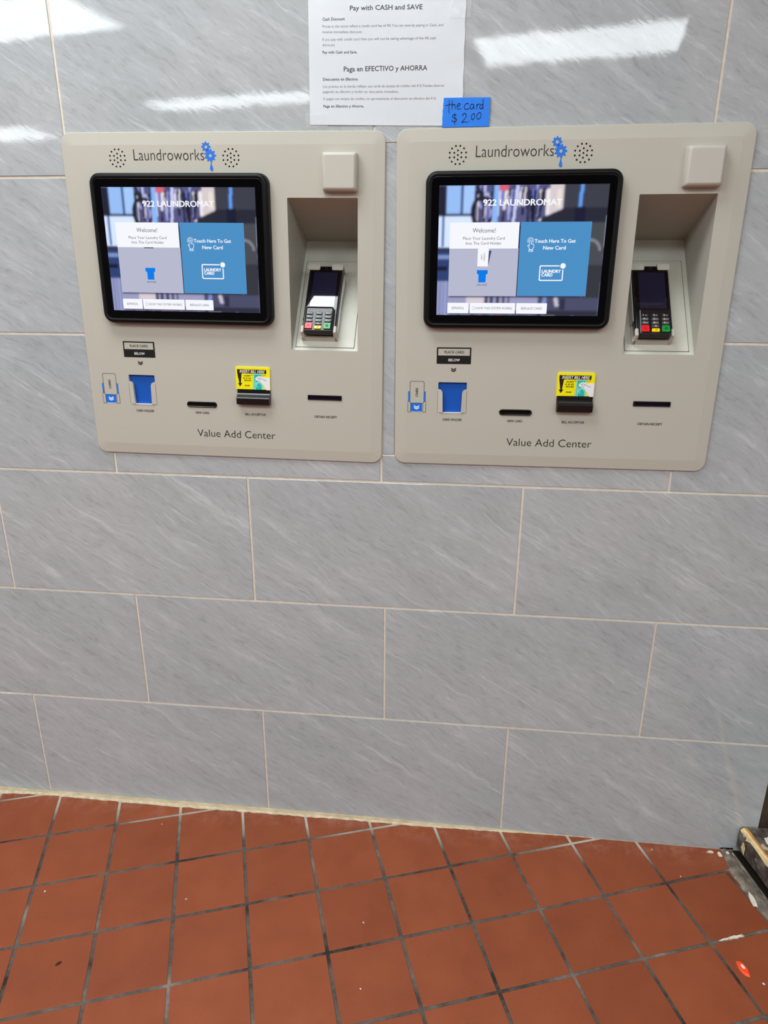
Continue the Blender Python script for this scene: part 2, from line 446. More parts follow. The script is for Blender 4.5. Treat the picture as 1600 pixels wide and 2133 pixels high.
def circle(cx, cz, r, n=12, ph=0.0):
    return [(cx + r * math.cos(ph + 2 * math.pi * k / n), cz + r * math.sin(ph + 2 * math.pi * k / n)) for k in range(n)]

def root(name, loc, label, cat, group=None, rot=None):
    o = bpy.data.objects.new(name, None)
    o.empty_display_size = 0.05
    COL.objects.link(o)
    if rot is not None: o.matrix_world = Matrix.Translation(loc) @ rot.to_4x4()
    else: o.location = loc
    o['label'] = label; o['category'] = cat
    if group: o['group'] = group
    return o

def tag(o, label, cat, group=None):
    o['label'] = label; o['category'] = cat
    if group: o['group'] = group
    return o

def structure(o, label):
    o['kind'] = 'structure'; o['label'] = label; o['category'] = o.name.split('_')[0].split('.')[0]
    return o

# ------------------------------------------------------------------ wall
WP = 0.3078                     # row pitch
Z4 = 0.3142                     # joint above the bottom row
WX1 = 1.8565                    # right end of the tiling
G = 0.0025                      # half a joint
K1X, K1Z, K1R = 0.5936, 0.9765, 0.0086     # kiosk centre x, bottom z, lean
K2X, K2Z, K2R = 1.2689, 0.9770, -0.0037
holes = [(K1X - 0.302, K1X + 0.302, K1Z + 0.022, K1Z + 0.622), (K2X - 0.302, K2X + 0.302, K2Z + 0.022, K2Z + 0.622)]
strip = (0.9165, 0.9465, 0.9905, 1.5990)

def cells(x0, x1, z0, z1, hs):
    xs = sorted({x0, x1} | {v for h in hs for v in h[:2] if x0 < v < x1})
    zs = sorted({z0, z1} | {v for h in hs for v in h[2:] if z0 < v < z1})
    full = {}
    for i in range(len(xs) - 1):
        for j in range(len(zs) - 1):
            cx, cz = (xs[i] + xs[i + 1]) / 2, (zs[j] + zs[j + 1]) / 2
            full[i, j] = not any(h[0] < cx < h[1] and h[2] < cz < h[3] for h in hs)
    return xs, zs, full

def cell_slab(m, x0, x1, z0, z1, hs, yf, yb, bev, mt):
    xs, zs, full = cells(x0, x1, z0, z1, hs)
    if not any(full.values()): return False
    for (i, j), ok in full.items():
        if not ok: continue
        a, b, c, d = xs[i], xs[i + 1], zs[j], zs[j + 1]
        L_ = not full.get((i - 1, j), False); R_ = not full.get((i + 1, j), False)
        B_ = not full.get((i, j - 1), False); T_ = not full.get((i, j + 1), False)
        a2, b2, c2, d2 = a + bev * L_, b - bev * R_, c + bev * B_, d - bev * T_
        m.rect(a2, b2, c2, d2, yf, mt)
        if L_: m.add([(a, yf + bev, c), (a2, yf, c2), (a2, yf, d2), (a, yf + bev, d)], [(0, 1, 2, 3)], mt); m.add([(a, yb, c), (a, yf + bev, c), (a, yf + bev, d), (a, yb, d)], [(0, 1, 2, 3)], mt)
        if R_: m.add([(b2, yf, c2), (b, yf + bev, c), (b, yf + bev, d), (b2, yf, d2)], [(0, 1, 2, 3)], mt); m.add([(b, yf + bev, c), (b, yb, c), (b, yb, d), (b, yf + bev, d)], [(0, 1, 2, 3)], mt)
        if B_: m.add([(a, yf + bev, c), (b, yf + bev, c), (b2, yf, c2), (a2, yf, c2)], [(0, 1, 2, 3)], mt); m.add([(a, yb, c), (b, yb, c), (b, yf + bev, c), (a, yf + bev, c)], [(0, 1, 2, 3)], mt)
        if T_: m.add([(a2, yf, d2), (b2, yf, d2), (b, yf + bev, d), (a, yf + bev, d)], [(0, 1, 2, 3)], mt); m.add([(a, yf + bev, d), (b, yf + bev, d), (b, yb, d), (a, yb, d)], [(0, 1, 2, 3)], mt)
    return True

m = MB()
cell_slab(m, -3.2, WX1 - 0.0005, -0.02, CEIL, holes, 0.0018, 0.012, 0.0, M['wgrout'])
wall = structure(m.build('wall_back'), 'grey stone look tiled wall with cream grout joints behind the two kiosks')
W = 0.6126
rows = {  # row bottom z : vertical joints
    -1: [-0.0044, 0.6147, 1.2310],
    0: [0.3133, 0.9253, 1.5429],
    1: [0.0, 0.6126, 1.2252],
    2: [0.3043, 0.9157, 1.5283],
    3: [0.0, 0.6126, 1.2252],
    4: [0.2830, 0.9000, 1.5157],
    5: [0.0, 0.6126, 1.2252],
    6: [0.3000, 0.9126, 1.5252],
    7: [0.0, 0.6126, 1.2252],
}
for r, js in rows.items():
    zb = 0.0006 if r == -1 else Z4 + r * WP
    zt = Z4 + (r + 1) * WP
    zt = min(zt, CEIL)
    if zb >= CEIL: continue
    xs = [js[0] - W * k for k in range(5, 0, -1)] + js + [js[-1] + W]
    xs = [x for x in xs if x < WX1 - 0.03] + [WX1 + G]
    for a, b in zip(xs[:-1], xs[1:]):
        if b < -2.6: continue
        t = MB()
        ok = cell_slab(t, a + G, b - G, zb + (0 if r == -1 else G), zt - G, holes + [strip], random.uniform(-0.0002, 0.0002), 0.0016, 0.0006, M['tile'])
        if ok: t.build('tile', wall)
t = MB()
cell_slab(t, strip[0] + G + .0005, strip[1] - G, strip[2] + G, strip[3] - G, [], 0.0, 0.0016, 0.0006, M['tile'])
t.build('tile', wall)

# cream grout fillet where the wall meets the floor
prof = [(-3.2, .020, .002), (-0.25, .026, .002), (-0.13, .026, .001), (-0.06, .018, .0), (0.10, .0165, .004), (0.21, .0195, .003), (0.375, .018, .004), (0.54, .0165, .004), (0.71, .0145, .005), (0.89, .0125, .005), (1.05, .013, .003), (1.18, .010, .002), (1.30, .005, .000), (1.40, .0015, -.002), (1.47, .0006, -.003)]
m = MB(); vs = []; rnd = random.Random(3)
pts = []
for (xa, wa, ha), (xb, wb, hb) in zip(prof[:-1], prof[1:]):
    n = max(2, int((xb - xa) / 0.012)) if xa > -0.3 else 3
    for k in range(n):
        f = k / n
        pts.append((xa + (xb - xa) * f, wa + (wb - wa) * f, ha + (hb - ha) * f))
pts.append(prof[-1])
for x, w, h in pts:
    w *= .86
    j = rnd.uniform(-.0016, .0016) * min(1, w / .01)
    vs += [(x, 0.0005, h + 0.0025), (x, -0.30 * w, h + 0.0014), (x, -0.52 * w, 0.0024), (x, -0.70 * w, 0.0016), (x, -(w + j), 0.0006), (x, -(w + j) - .0003, -0.002)]
for ks, mt_ in (((0, 1), 'fillet'), ((2, 3, 4), 'fillet2')):
    m.add(vs, [(i * 6 + k, i * 6 + k + 1, i * 6 + 7 + k, i * 6 + 6 + k) for i in range(len(pts) - 1) for k in ks], M[mt_])
structure(m.build('trim_1'), 'cream grout fillet along the foot of the tiled wall')

# dark wood beyond the end of the tiling
m = MB()
m.box(WX1, 3.4, 0.004, 0.03, -0.02, CEIL, M['brown'])
structure(m.build('wall_side'), 'dark stained wood surface beyond the right end of the tiled wall')

# ------------------------------------------------------------------ floor
FX, FY, FS, FT, FJ = 0.0788, -0.1483, 0.1621, 0.334, 0.1598
cth, sth = math.cos(FT), math.sin(FT)
def clip(poly, a, b, c):
    """keep a*x + b*y <= c"""
    out = []
    for i in range(len(poly)):
        p, q = poly[i], poly[(i + 1) % len(poly)]
        dp, dq = a * p[0] + b * p[1] - c, a * q[0] + b * q[1] - c
        if dp <= 0: out.append(p)
        if dp * dq < 0:
            t_ = dp / (dp - dq); out.append((p[0] + (q[0] - p[0]) * t_, p[1] + (q[1] - p[1]) * t_))
    return out
m = MB()
m.box(-6, 6, -9, 0.03, -0.06, -0.0014, M['fgrout'])
floor = structure(m.build('floor'), 'red quarry tile floor laid at an angle with dark grout')
hg = 0.0037
def floor_pt(i, j): return (FX + cth * FS * i + sth * FJ * j, FY + sth * FS * i - cth * FJ * j)
nt_ = 0
for i in range(-9, 16):
    for j in range(-7, 14):
        if (i, j) == (10, 2): continue
        e_ = 2 if (i, j) == (9, 2) else 1      # the corner piece runs on to the mortar
        c4 = [floor_pt(i, j), floor_pt(i, j + 1), floor_pt(i + e_, j + 1), floor_pt(i + e_, j)]
        cx = sum(p[0] for p in c4) / 4; cy = sum(p[1] for p in c4) / 4
        if cy < -1.30 or cx < -0.85 or cx > 1.98 or cy > 0.12: continue
        pl = []
        for (p, (si, sj)) in zip(c4, ((1, 1), (1, -1), (-1, -1), (-1, 1))):
            h1, h2 = hg + random.uniform(-.0004, .0004), hg + random.uniform(-.0004, .0004)
            pl.append((p[0] + cth * h1 * si + sth * h2 * sj, p[1] + sth * h1 * si - cth * h2 * sj))
        pl = clip(pl, 0, 1, -0.002)
        if len(pl) >= 3 and cx > 1.5: pl = clip(pl, 1, 0.14, 1.7795)
        if len(pl) < 3: continue
        area = abs(sum(pl[k][0] * pl[(k + 1) % len(pl)][1] - pl[(k + 1) % len(pl)][0] * pl[k][1] for k in range(len(pl)))) / 2
        if area < 2e-5: continue
        mx_, my_ = sum(p[0] for p in pl) / len(pl), sum(p[1] for p in pl) / len(pl)
        def inset(q, d):
            dx, dy = mx_ - q[0], my_ - q[1]; l = math.hypot(dx, dy) + 1e-9
            return (q[0] + dx / l * d, q[1] + dy / l * d)
        zt = random.uniform(-0.0003, 0.0003)
        n = len(pl)
        V = [(x, y, -0.0016) for x, y in pl] + [(x, y, zt - 0.0006) for x, y in pl] + [(*inset(q, .0011), zt) for q in pl]
        # clipping keeps the winding; make it counter-clockwise seen from above
        ar = sum(pl[k][0] * pl[(k + 1) % n][1] - pl[(k + 1) % n][0] * pl[k][1] for k in range(n))
        Fc = []
        for a in (0, n):
            for k in range(n):
                q = (k + 1) % n
                Fc.append((a + k, a + q, a + n + q, a + n + k))
        Fc.append(tuple(range(2 * n, 3 * n)))
        if ar < 0: Fc = [tuple(reversed(f)) for f in Fc]
        t = MB(); t.add(V, Fc, M['quarry']); t.build('floor_tile', floor); nt_ += 1
# the rest of the tiled floor, out of sight behind the camera
m = MB()
for (a, b, c, d) in ((-6, 6, -9, -1.32), (-6, -0.87, -1.32, -0.002)):
    m.box(a, b, c, d, -0.0016, -0.0001, M['quarry'])
o = m.build('floor_tile_field', floor); o['kind'] = 'stuff'

# ------------------------------------------------------------------ ceiling and the rest of the room
m = MB(); m.box(-6, 6, -9, 0.03, CEIL, CEIL + 0.05, M['ceiling'])
structure(m.build('ceiling'), 'white ceiling with lit panels above the camera')
m = MB(); m.box(-6, 6, -9.05, -9.0, -0.06, CEIL, M['plaster'])
structure(m.build('wall_front'), 'grey wall behind the camera')
LIGHTS = [(-0.28, 0.92, -0.92, -0.34), (1.12, 2.38, -4.18, -3.53), (-1.76, -0.20, -5.33, -4.95), (-2.36, -1.07, -3.405, -2.755),
          (-4.75, -3.40, -6.75, -6.12), (0.2, 1.42, -2.6, -2.0), (-1.5, -0.3, -2.6, -2.0), (1.9, 3.1, -2.6, -2.0), (-3.2, -2.0, -2.0, -1.4), (3.4, 4.6, -5.0, -4.4)]  # the last five panels are unseen, added for more frontal light
for q, (a, b, c, d) in enumerate(LIGHTS):
    r = root('ceiling_light', ((a + b) / 2, (c + d) / 2, CEIL), 'white flat ceiling light panel above and behind the camera', 'light', 'ceiling light panels')
    r.rotation_euler.z = 0 if q == 0 else math.radians(10.5)       # the ceiling grid is turned a little from the wall
    cx, cy = (a + b) / 2, (c + d) / 2
    f = MB()
    for (p0, p1, p2, p3) in ((a - .03, a, c - .03, d + .03), (b, b + .03, c - .03, d + .03), (a, b, c - .03, c), (a, b, d, d + .03)):
        f.box(p0 - cx, p1 - cx, p2 - cy, p3 - cy, -0.025, 0, M['lampframe'])
    f.build('frame', r)
    f = MB(); f.add([(a - cx, c - cy, -.015), (a - cx, d - cy, -.015), (b - cx, d - cy, -.015), (b - cx, c - cy, -.015)], [(0, 1, 2, 3)], M['lamp'])
    f.build('diffuser', r)

# ------------------------------------------------------------------ picture shown behind the screen tiles
def picture_array():
    Wd, Hd = 210, 157
    img = np.zeros((Hd, Wd, 3)); img[:] = (48, 50, 72)
    yy, xx = np.mgrid[0:Hd, 0:Wd]
    X = 205 + (xx + .5) / Wd * 1225; Y = 435 + (yy + .5) / Hd * 945
    def R(x0, x1, y0, y1, c, sl=0.0):
        k = (X + sl * (Y - y0) >= x0) & (X + sl * (Y - y0) <= x1) & (Y >= y0) & (Y <= y1); img[k] = c
    R(205, 262, 435, 650, (34, 34, 52)); R(262, 470, 435, 635, (158, 192, 240)); R(262, 372, 435, 635, (146, 182, 236))
    R(470, 1060, 435, 720, (84, 84, 128))
    rs = random.Random(5); x = 470
    cols = [(186, 192, 240), (34, 34, 52), (206, 196, 206), (84, 116, 214), (150, 158, 224), (26, 26, 42), (232, 224, 226), (104, 124, 214), (48, 48, 76), (206, 212, 248), (22, 22, 36)]
    while x < 1080:
        w = rs.uniform(7, 22); R(x, x + w, 435 + rs.uniform(-10, 60), 560 + rs.uniform(0, 170), rs.choice(cols), rs.uniform(-.1, .1)); x += w * .9
    R(640, 710, 435, 480, (206, 96, 120)); R(610, 640, 435, 700, (128, 176, 240))
    R(195, 455, 650, 880, (206, 222, 250)); R(262, 450, 634, 652, (44, 52, 84)); R(370, 384, 435, 640, (44, 62, 110)); R(236, 250, 650, 870, (60, 92, 150))
    R(195, 300, 872, 905, (46, 50, 80)); R(205, 300, 905, 1120, (44, 62, 112)); R(205, 300, 930, 960, (120, 140, 190)); R(205, 280, 1010, 1040, (24, 24, 40))
    ring = np.hypot((X - 530) / 1.0, (Y - 620) / 1.25); k = (ring > 66) & (ring < 88) & (X < 600); img[k] = (26, 26, 38)
    k = (np.abs(X - 485 - (Y - 435) * .35) < 14) & (Y < 560); img[k] = (36, 36, 54)
    k = (Y > 470 + (1430 - X) * .42) & (X > 960) & (Y < 760); img[k] = (38, 40, 54)
    k = (X > 1010) & (Y < 470 + (1430 - X) * .42) & (X < 1110); img[k] = (206, 196, 200)
    k = (X > 1110) & (Y < 600); img[k] = (58, 60, 72)
    R(1060, 1090, 470, 600, (228, 214, 204)); R(1226, 1250, 435, 720, (96, 152, 236), .06)
    R(1195, 1275, 590, 710, (26, 28, 50)); k = (X > 1290) & (Y > 700) & (Y < 1380); img[k] = (70, 72, 80)
    a = np.hypot(X - 1320, Y - 900); k = (a > 70) & (a < 86) & (Y < 900) & (X > 1290); img[k] = (136, 136, 144)
    R(1300, 1440, 1000, 1240, (52, 52, 60))
    k = (Y > 1240); img[k] = (150, 150, 186)
    k = (X < 300) & (Y > 1120); img[k] = (150, 158, 196)
    k = (X < 300) & (Y > 1120) & ((X.astype(int) // 14) % 2 == 0); img[k] = (120, 126, 170)
    k = (Y > 1240) & (Y < 1300) & (X > 560) & (X < 760) & ((X.astype(int) // 22) % 2 == 0); img[k] = (60, 58, 84)
    R(430, 570, 1240, 1290, (206, 196, 206)); k = (X > 975) & (Y > 1240); img[k] = (72, 74, 100)
    R(1010, 1040, 1240, 1380, (120, 140, 200), .1); R(1090, 1120, 1240, 1310, (190, 186, 200), -.2); R(1140, 1180, 1250, 1330, (46, 46, 70))
    k = (Y > 1340) & (X > 300); img[k] = (img[k] * .6)
    img = np.array([[lin(p) for p in row] for row in img])
    img = img * 1.12
    for _ in range(3):
        img = (img + np.roll(img, 1, 0) + np.roll(img, -1, 0) + np.roll(img, 1, 1) + np.roll(img, -1, 1)) / 5
    return img
PIC = picture_array()
pm = bpy.data.materials.new('screen_picture'); pm.use_nodes = True
_nt = pm.node_tree; _b = _nt.nodes['Principled BSDF']
_b.inputs['Base Color'].default_value = (0.002, 0.002, 0.002, 1); _b.inputs['Roughness'].default_value = 0.05
_at = _nt.nodes.new('ShaderNodeAttribute'); _at.attribute_name = 'picture'
_nt.links.new(_at.outputs['Color'], _b.inputs['Emission Color']); _b.inputs['Emission Strength'].default_value = 1.0
M['picture'] = pm
_picmesh = None
def picture_mesh(x0, x1, z0, z1, y):
    global _picmesh
    if _picmesh: return _picmesh
    Hd, Wd, _ = PIC.shape
    vs = [(x0 + (x1 - x0) * i / (Wd - 1), y, z1 - (z1 - z0) * j / (Hd - 1)) for j in range(Hd) for i in range(Wd)]
    fs = [(j * Wd + i + Wd, j * Wd + i + Wd + 1, j * Wd + i + 1, j * Wd + i) for j in range(Hd - 1) for i in range(Wd - 1)]
    me = bpy.data.meshes.new('display_picture'); me.from_pydata(vs, [], fs); me.materials.append(pm)
    ca = me.color_attributes.new('picture', 'FLOAT_COLOR', 'POINT')
    buf = np.ones((Hd * Wd, 4), dtype=np.float32); buf[:, :3] = PIC.reshape(-1, 3)
    ca.data.foreach_set('color', buf.ravel())
    me.update(); _picmesh = me
    return me

# ------------------------------------------------------------------ payment kiosk
NL, NR, NT, NBOT = 0.1308, 0.2705, 0.5285, 0.2372      # niche opening
NBY, NBZ = 0.172, 0.457                                 # far edge of the niche
SLP = math.hypot(NBY, NBZ - NBOT)
TILT = -math.atan2(NBY, NBZ - NBOT)
def gear(cx, cz, r, n):
    pts = []
    for k in range(n):
        a = 2 * math.pi * k / n
        for da, q in ((-.5, .72), (-.33, .74), (-.12, 1.0), (.12, 1.0), (.33, .74)):
            t_ = a + da * 2 * math.pi / n; pts.append((cx + q * r * math.cos(t_), cz + q * r * math.sin(t_)))
    return pts
def chevron(m_, cx, cz, w, h, t_, y, mt):
    for dz in (0, -t_ * 1.45):
        m_.poly([(cx - w / 2, cz + h / 2 + dz), (cx - w / 2, cz + h / 2 - t_ + dz), (cx, cz - h / 2 - t_ * .4 + dz), (cx, cz - h / 2 + t_ * .6 + dz)], y, mt)
        m_.poly([(cx, cz - h / 2 - t_ * .4 + dz), (cx + w / 2, cz + h / 2 - t_ + dz), (cx + w / 2, cz + h / 2 + dz), (cx, cz - h / 2 + t_ * .6 + dz)], y, mt)

def make_kiosk(loc, roll, label, variant):
    R = Matrix.Rotation(roll, 3, 'Y')
    k = root('payment_kiosk', loc, label, 'kiosk', None, R)
    YF = -0.0062
    # face sheet: rolled edge, faint bend 23 mm in, openings cut
    hw, hh = 0.3232, 0.645
    outer = lambda d, r: rr(-hw + d, hw - d, d, hh - d, r, 6)
    opn = rr(NL, NR, NBOT, NT, .0015, 2)
    chole = rr(-.2330, -.1740, .1125, .1757, .0015, 2)
    rslot = rr(.1640, .2362, .1343, .1437, .0006, 2)
    nslot = rr(-.1035, -.0395, .1107, .1207, .0049, 5)
    m_ = MB()
    m_.loft([(outer(0, .021), 0.0), (outer(0, .021), -0.0032), (outer(.0005, .0205), -0.0040), (outer(.0015, .0195), -0.0043), (outer(.023, .004), YF)], M['panel'], False, False)
    m_.holed(outer(.023, .004), [opn, chole, rslot, nslot], YF, M['panel'])
    for h in (chole, rslot, nslot): m_.wallring(h, YF, YF + .007, M['panel'])
    m_.build('face_panel', k)
    # niche
    m_ = MB(); e = 0.0
    b_ = [(NL, YF, NBOT), (NR, YF, NBOT), (NR, YF, NT), (NL, YF, NT), (NL, NBY, NBZ), (NR, NBY, NBZ)]
    m_.add([(NL, YF, NBOT), (NL, YF, NT), (NL, NBY, NBZ), (NL, 0, NBOT)], [(0, 3, 2, 1)], M['nwall'])
    m_.add([(NR, YF, NBOT), (NR, YF, NT), (NR, NBY, NBZ), (NR, 0, NBOT)], [(1, 2, 3, 0)], M['nwall'])
    m_.add([(NL, YF, NT), (NR, YF, NT), (NR, NBY, NBZ), (NL, NBY, NBZ)], [(0, 3, 2, 1)], M['nwall'])
    m_.add([(NL, YF, NBOT), (NR, YF, NBOT), (NR, 0, NBOT), (NL, 0, NBOT), (NR, NBY, NBZ), (NL, NBY, NBZ)], [(0, 1, 2, 3), (3, 2, 4, 5)], M['niche'])
    m_.build('niche', k)
    # plate on the sloping floor of the niche, with a dark seam round it
    S = Matrix.Translation((NL, 0, NBOT)) @ Matrix.Rotation(TILT, 4, 'X')
    m_ = MB()
    m_.rect(.0062, .1312, .0062, .2250, -.0002, M['seam'])
    m_.slab(.0072, .1302, .0072, .2240, .002, -.0001, -.0010, .0004, M['niche'], seg=2)
    m_.build('reader_plate', k, S)
    # bracket that carries the card terminal
    m_ = MB()
    m_.slab(.0200, .0960, .0215, .1860, .004, -.0008, -.0060, .001, M['niche'], seg=3)
    m_.box(.0190, .0955, -.0010, -.0140, .0210, .0250, M['niche'])
    for x0 in (.0205, .0885):
        m_.slab(x0, x0 + .0070, .0210, .0260, .001, -.001, -.028, .001, M['niche'], seg=2)
        m_.slab(x0, x0 + .0070, .0210, .0385, .0030, -.0275, -.0335, .0022, M['cover'], seg=3)
    m_.slab(.0190, .0215, .0600, .1750, .001, -.001, -.0250, .001, M['palegrey'], seg=2)
    pr = [(.030, .0955), (.055, .0965), (.110, .0965), (.150, .0990), (.170, .0990), (.172, .0965), (.172, .0945), (.030, .0935)]
    m_.prism([(x, z) for z, x in reversed(pr)][::-1], -.001, -.0170, M['palegrey'])
    for x0, x1 in ((.0190, .0455), (.0710, .0955)):
        m_.slab(x0, x1, .1895, .1915, .0008, -.001, -.0325, .0008, M['niche'], seg=2)
        m_.slab(x0, x1, .1770, .1915, (.003, .003, .001, .001), -.0312, -.0334, .0008, M['niche'], seg=3)
    m_.build('reader_bracket', k, S)
    # square cover
    m_ = MB()
    x0, x1, z0, z1 = .2045, .2700, .5395, .6060
    m_.loft([(rr(x0 - .0012, x1 + .0012, z0 - .0012, z1 + .0012, .004, 3), YF), (rr(x0 - .0006, x1 + .0006, z0 - .0006, z1 + .0006, .004, 3), -.019),
             (rr(x0 + .001, x1 - .001, z0 + .001, z1 - .001, .004, 3), -.0225), (rr(x0 + .004, x1 - .004, z0 + .004, z1 - .004, .003, 3), -.0255), (rr(x0 + .0055, x1 - .0055, z0 + .0055, z1 - .0055, .003, 3), -.0258)], M['cover'], False, True, True)
    m_.build('square_cover', k)
    # speakers
    for cx in (-.208, .022):
        m_ = MB()
        ps = [(0, 0)] + [(.0077 * math.sin(math.radians(60 * q)), .0077 * math.cos(math.radians(60 * q))) for q in range(6)] + [(.0157 * math.sin(math.radians(15 + 30 * q)), .0157 * math.cos(math.radians(15 + 30 * q))) for q in range(12)]
        for dx, dz in ps:
            m_.loft([(circle(cx + dx, .599 + dz, .00172, 10), YF - .0001), (circle(cx + dx, .599 + dz, .00155, 10), YF - .0003)], M['hole'])
        m_.build('speaker_grille', k)
    # lettering and emblem
    yl = YF - .0004
    m_ = MB(); m_.text('Laundroworks', M['ink'], yl, x0=-.1745, x1=-.0315, base=.5947, cap=.0195, bold=-.012, res=5); m_.build('brand_lettering', k)
    m_ = MB()
    m_.holed(gear(-.0268, .6183, .0093, 8), [circle(-.0268, .6183, .0031, 12)], yl - .0001, M['blueprint'])
    m_.holed(gear(-.0190, .6030, .0118, 9), [circle(-.0190, .6030, .0032, 12)], yl - .0001, M['blueprint'])
    dr = [(-.0194, .5935), (-.0186, .5900), (-.0192, .5865), (-.0209, .5815), (-.0206, .5785), (-.0190, .5765), (-.0174, .5760), (-.0156, .5768), (-.0146, .5788), (-.0149, .5815), (-.0166, .5865), (-.0172, .5900), (-.0166, .5935)]
    m_.poly(dr, yl - .0002, M['blueprint'])
    m_.build('gear_emblem', k)
    m_ = MB(); m_.text('Value Add Center', M['ink'], yl, x0=-.0865, x1=.0890, base=.0450, cap=.0155, bold=-.008, res=5); m_.build('value_lettering', k)
    for s_, xc, w_ in (('CARD HOLDER', -.2022, .0405), ('NEW CARD', -.0718, .0305), ('BILL ACCEPTOR', .0473, .0455), ('OBTAIN RECEIPT', .2012, .0490)):
        m_ = MB(); m_.text(s_, M['ink'], yl, xc=xc, w=w_, base=.0955, cap=.0048, bold=.004, res=2); m_.build('legend', k)
    # place card sign
    m_ = MB()
    m_.slab(-.2377, -.1677, .2133, .2465, .001, YF, YF - .0005, .0002, M['inkblack'], seg=2)
    m_.rect(-.2348, -.1706, .2302, .2438, YF - .0007, M['panel'])
    m_.text('PLACE CARD', M['ink'], YF - .0009, xc=-.2020, w=.0400, base=.2347, cap=.0050, bold=.004, res=2)
    m_.text('BELOW', M['whiteprint'], YF - .0009, xc=-.2020, w=.0230, base=.2187, cap=.0052, bold=.008, res=2)
    chevron(m_, -.2026, .2035, .0102, .0042, .0024, YF - .0004, M['ink'])
    m_.build('place_card_sign', k)
    # pictogram of a card going into the holder
    m_ = MB(); y1 = YF - .0003
    oc = rr(-.2918, -.2626, .1310, .1770, .0035, 4)
    m_.rect(-.2956, -.2926, .1345, .1560, y1, M['blueprint']); m_.rect(-.2618, -.2588, .1345, .1560, y1, M['blueprint'])
    m_.tube2d(oc + [oc[0]], .0007, y1 - .0001, M['ink'])
    m_.rect(-.2905, -.2660, .1132, .1316, y1 - .0001, M['blueprint'])
    m_.rect(-.2905, -.2660, .1128, .1133, y1 - .0002, M['whiteprint'])
    for sx in (-1, 1):
        c_ = -.2772
        ol = [(c_ + sx * .0188, .1125), (c_ + sx * .0188, .1345), (c_ + sx * .0160, .1345), (c_ + sx * .0128, .1315), (c_ + sx * .0128, .1125), (c_ + sx * .0188, .1125)]
        m_.poly(ol[:-1] if sx < 0 else ol[:-1][::-1], y1 - .0001, M['panel'])
        m_.tube2d(ol, .0006, y1 - .0003, M['ink'])
    chevron(m_, -.2775, .1247, .0108, .0048, .0026, y1 - .0004, M['whiteprint'])
    m_.text('CARD', M['ink'], y1 - .0002, x0=-.2752, w=.0185, base=.1450, cap=.0046, bold=.008, rot=math.pi / 2, res=2)
    m_.build('card_pictogram', k)
    # card holder
    ch = MB()
    ch.rect(-.2330, -.1740, .1125, .1757, YF + .0065, M['blueholder'])
    h_ = ch.build('card_holder', k)
    for sx, bx in ((1, -.2330), (-1, -.1740)):
        prf = [(0, .1127), (.0104, .1127), (.0096, .1400), (.0092, .1530), (.0086, .1560), (.0072, .1584), (.0050, .1600), (.0030, .1606), (0, .1612)]
        pts_ = [(bx + sx * a, z) for a, z in prf]
        if sx < 0: pts_ = pts_[::-1]
        t_ = MB()
        ys = [YF - .0004 - .0022 * min(1, abs(p[0] - bx) / .009) for p in pts_]
        t_.loft([(pts_, [YF + .004] * len(pts_)), (pts_, ys)], M['cover'])
        ox = bx - sx * .0004
        t_.rect(min(ox, ox - sx * .0004), max(ox, ox - sx * .0004), .1127, .1570, YF - .0003, M['seam'])
        t_.build('guide_tab', h_)
    t_ = MB(); t_.box(-.2230, -.1840, YF + .005, YF - .0010, .1116, .1126, M['whiteprint']); t_.build('bottom_lip', h_)
    # new card slot
    m_ = MB()
    o_, i_ = rr(-.1052, -.0378, .1093, .1221, .0063, 6), rr(-.1022, -.0408, .1122, .1192, .0034, 6)
    m_.loft([(o_, YF), (o_, YF - .0012), (rr(-.1045, -.0385, .1100, .1214, .0056, 6), YF - .0020), (i_, YF - .0012), (i_, YF + .004)], M['gloss_slot'], False, False, True)
    m_.poly(i_, YF + .004, M['hole'])
    m_.build('new_card_slot', k)
    # receipt slot
    m_ = MB()
    o_, i_ = rr(.1635, .2366, .1338, .1442, .0008, 2), rr(.1655, .2346, .1358, .1415, .0006, 2)
    m_.loft([(o_, YF), (o_, YF - .0016), (i_, YF - .0012), (i_, YF + .005)], M['navy'], False, False)
    m_.poly(i_, YF + .004, M['navy'])
    m_.build('receipt_slot', k)
    # bill acceptor: black mouth with a stepped lip below the sticker
    m_ = MB()
    prof_ = [(YF, .1525), (-.0095, .1525), (-.0100, .1440), (-.0120, .1415), (-.0190, .1365), (-.0205, .1345), (-.0200, .1235), (-.0180, .1208), (YF, .1203)]
    xa, xb = .0100, .0826
    n = len(prof_)
    vs = [(xa + (0 if i in (0, n - 1) else 0.0006), y, z) for i, (y, z) in enumerate(prof_)] + [(xb - (0 if i in (0, n - 1) else 0.0006), y, z) for i, (y, z) in enumerate(prof_)]
    m_.add(vs, [(i, n + i, n + i + 1, i + 1)[::-1] for i in range(n - 1)] + [tuple(range(n))[::-1], tuple(range(n, 2 * n))], M['black'])
    m_.box(xa + .004, xb - .003, -.0110, -.0150, .1395, .1412, M['key'])
    ba = m_.build('bill_acceptor', k)
    m_ = MB(); ys = -.0092
    m_.slab(.0082, .0830, .1515, .1998, (.0005, .0005, .004, .003), YF, ys, .0003, M['yellow'], seg=3)
    m_.poly([(.0120, .1860), (.0755, .1860), (.0755, .1945), (.0118, .1945)], ys - .0001, M['sbrown'])
    m_.poly([(.0155, .1655), (.0190, .1655), (.0215, .1860), (.0120, .1860)][::1], ys - .00012, M['sbrown'])
    m_.poly([(.0125, .1655), (.0167, .1580), (.0222, .1655)], ys - .0001, M['sbrown'])
    m_.text('INSERT BILL HERE', M['whiteprint'], ys - .0003, x0=.0175, x1=.0725, base=.1872, cap=.0062, shear=.25, bold=.008, res=2)
    m_.text('ACCEPTS', M['sbrown'], ys - .0002, x0=.0262, x1=.0412, base=.1798, cap=.0029, bold=.01, res=2)
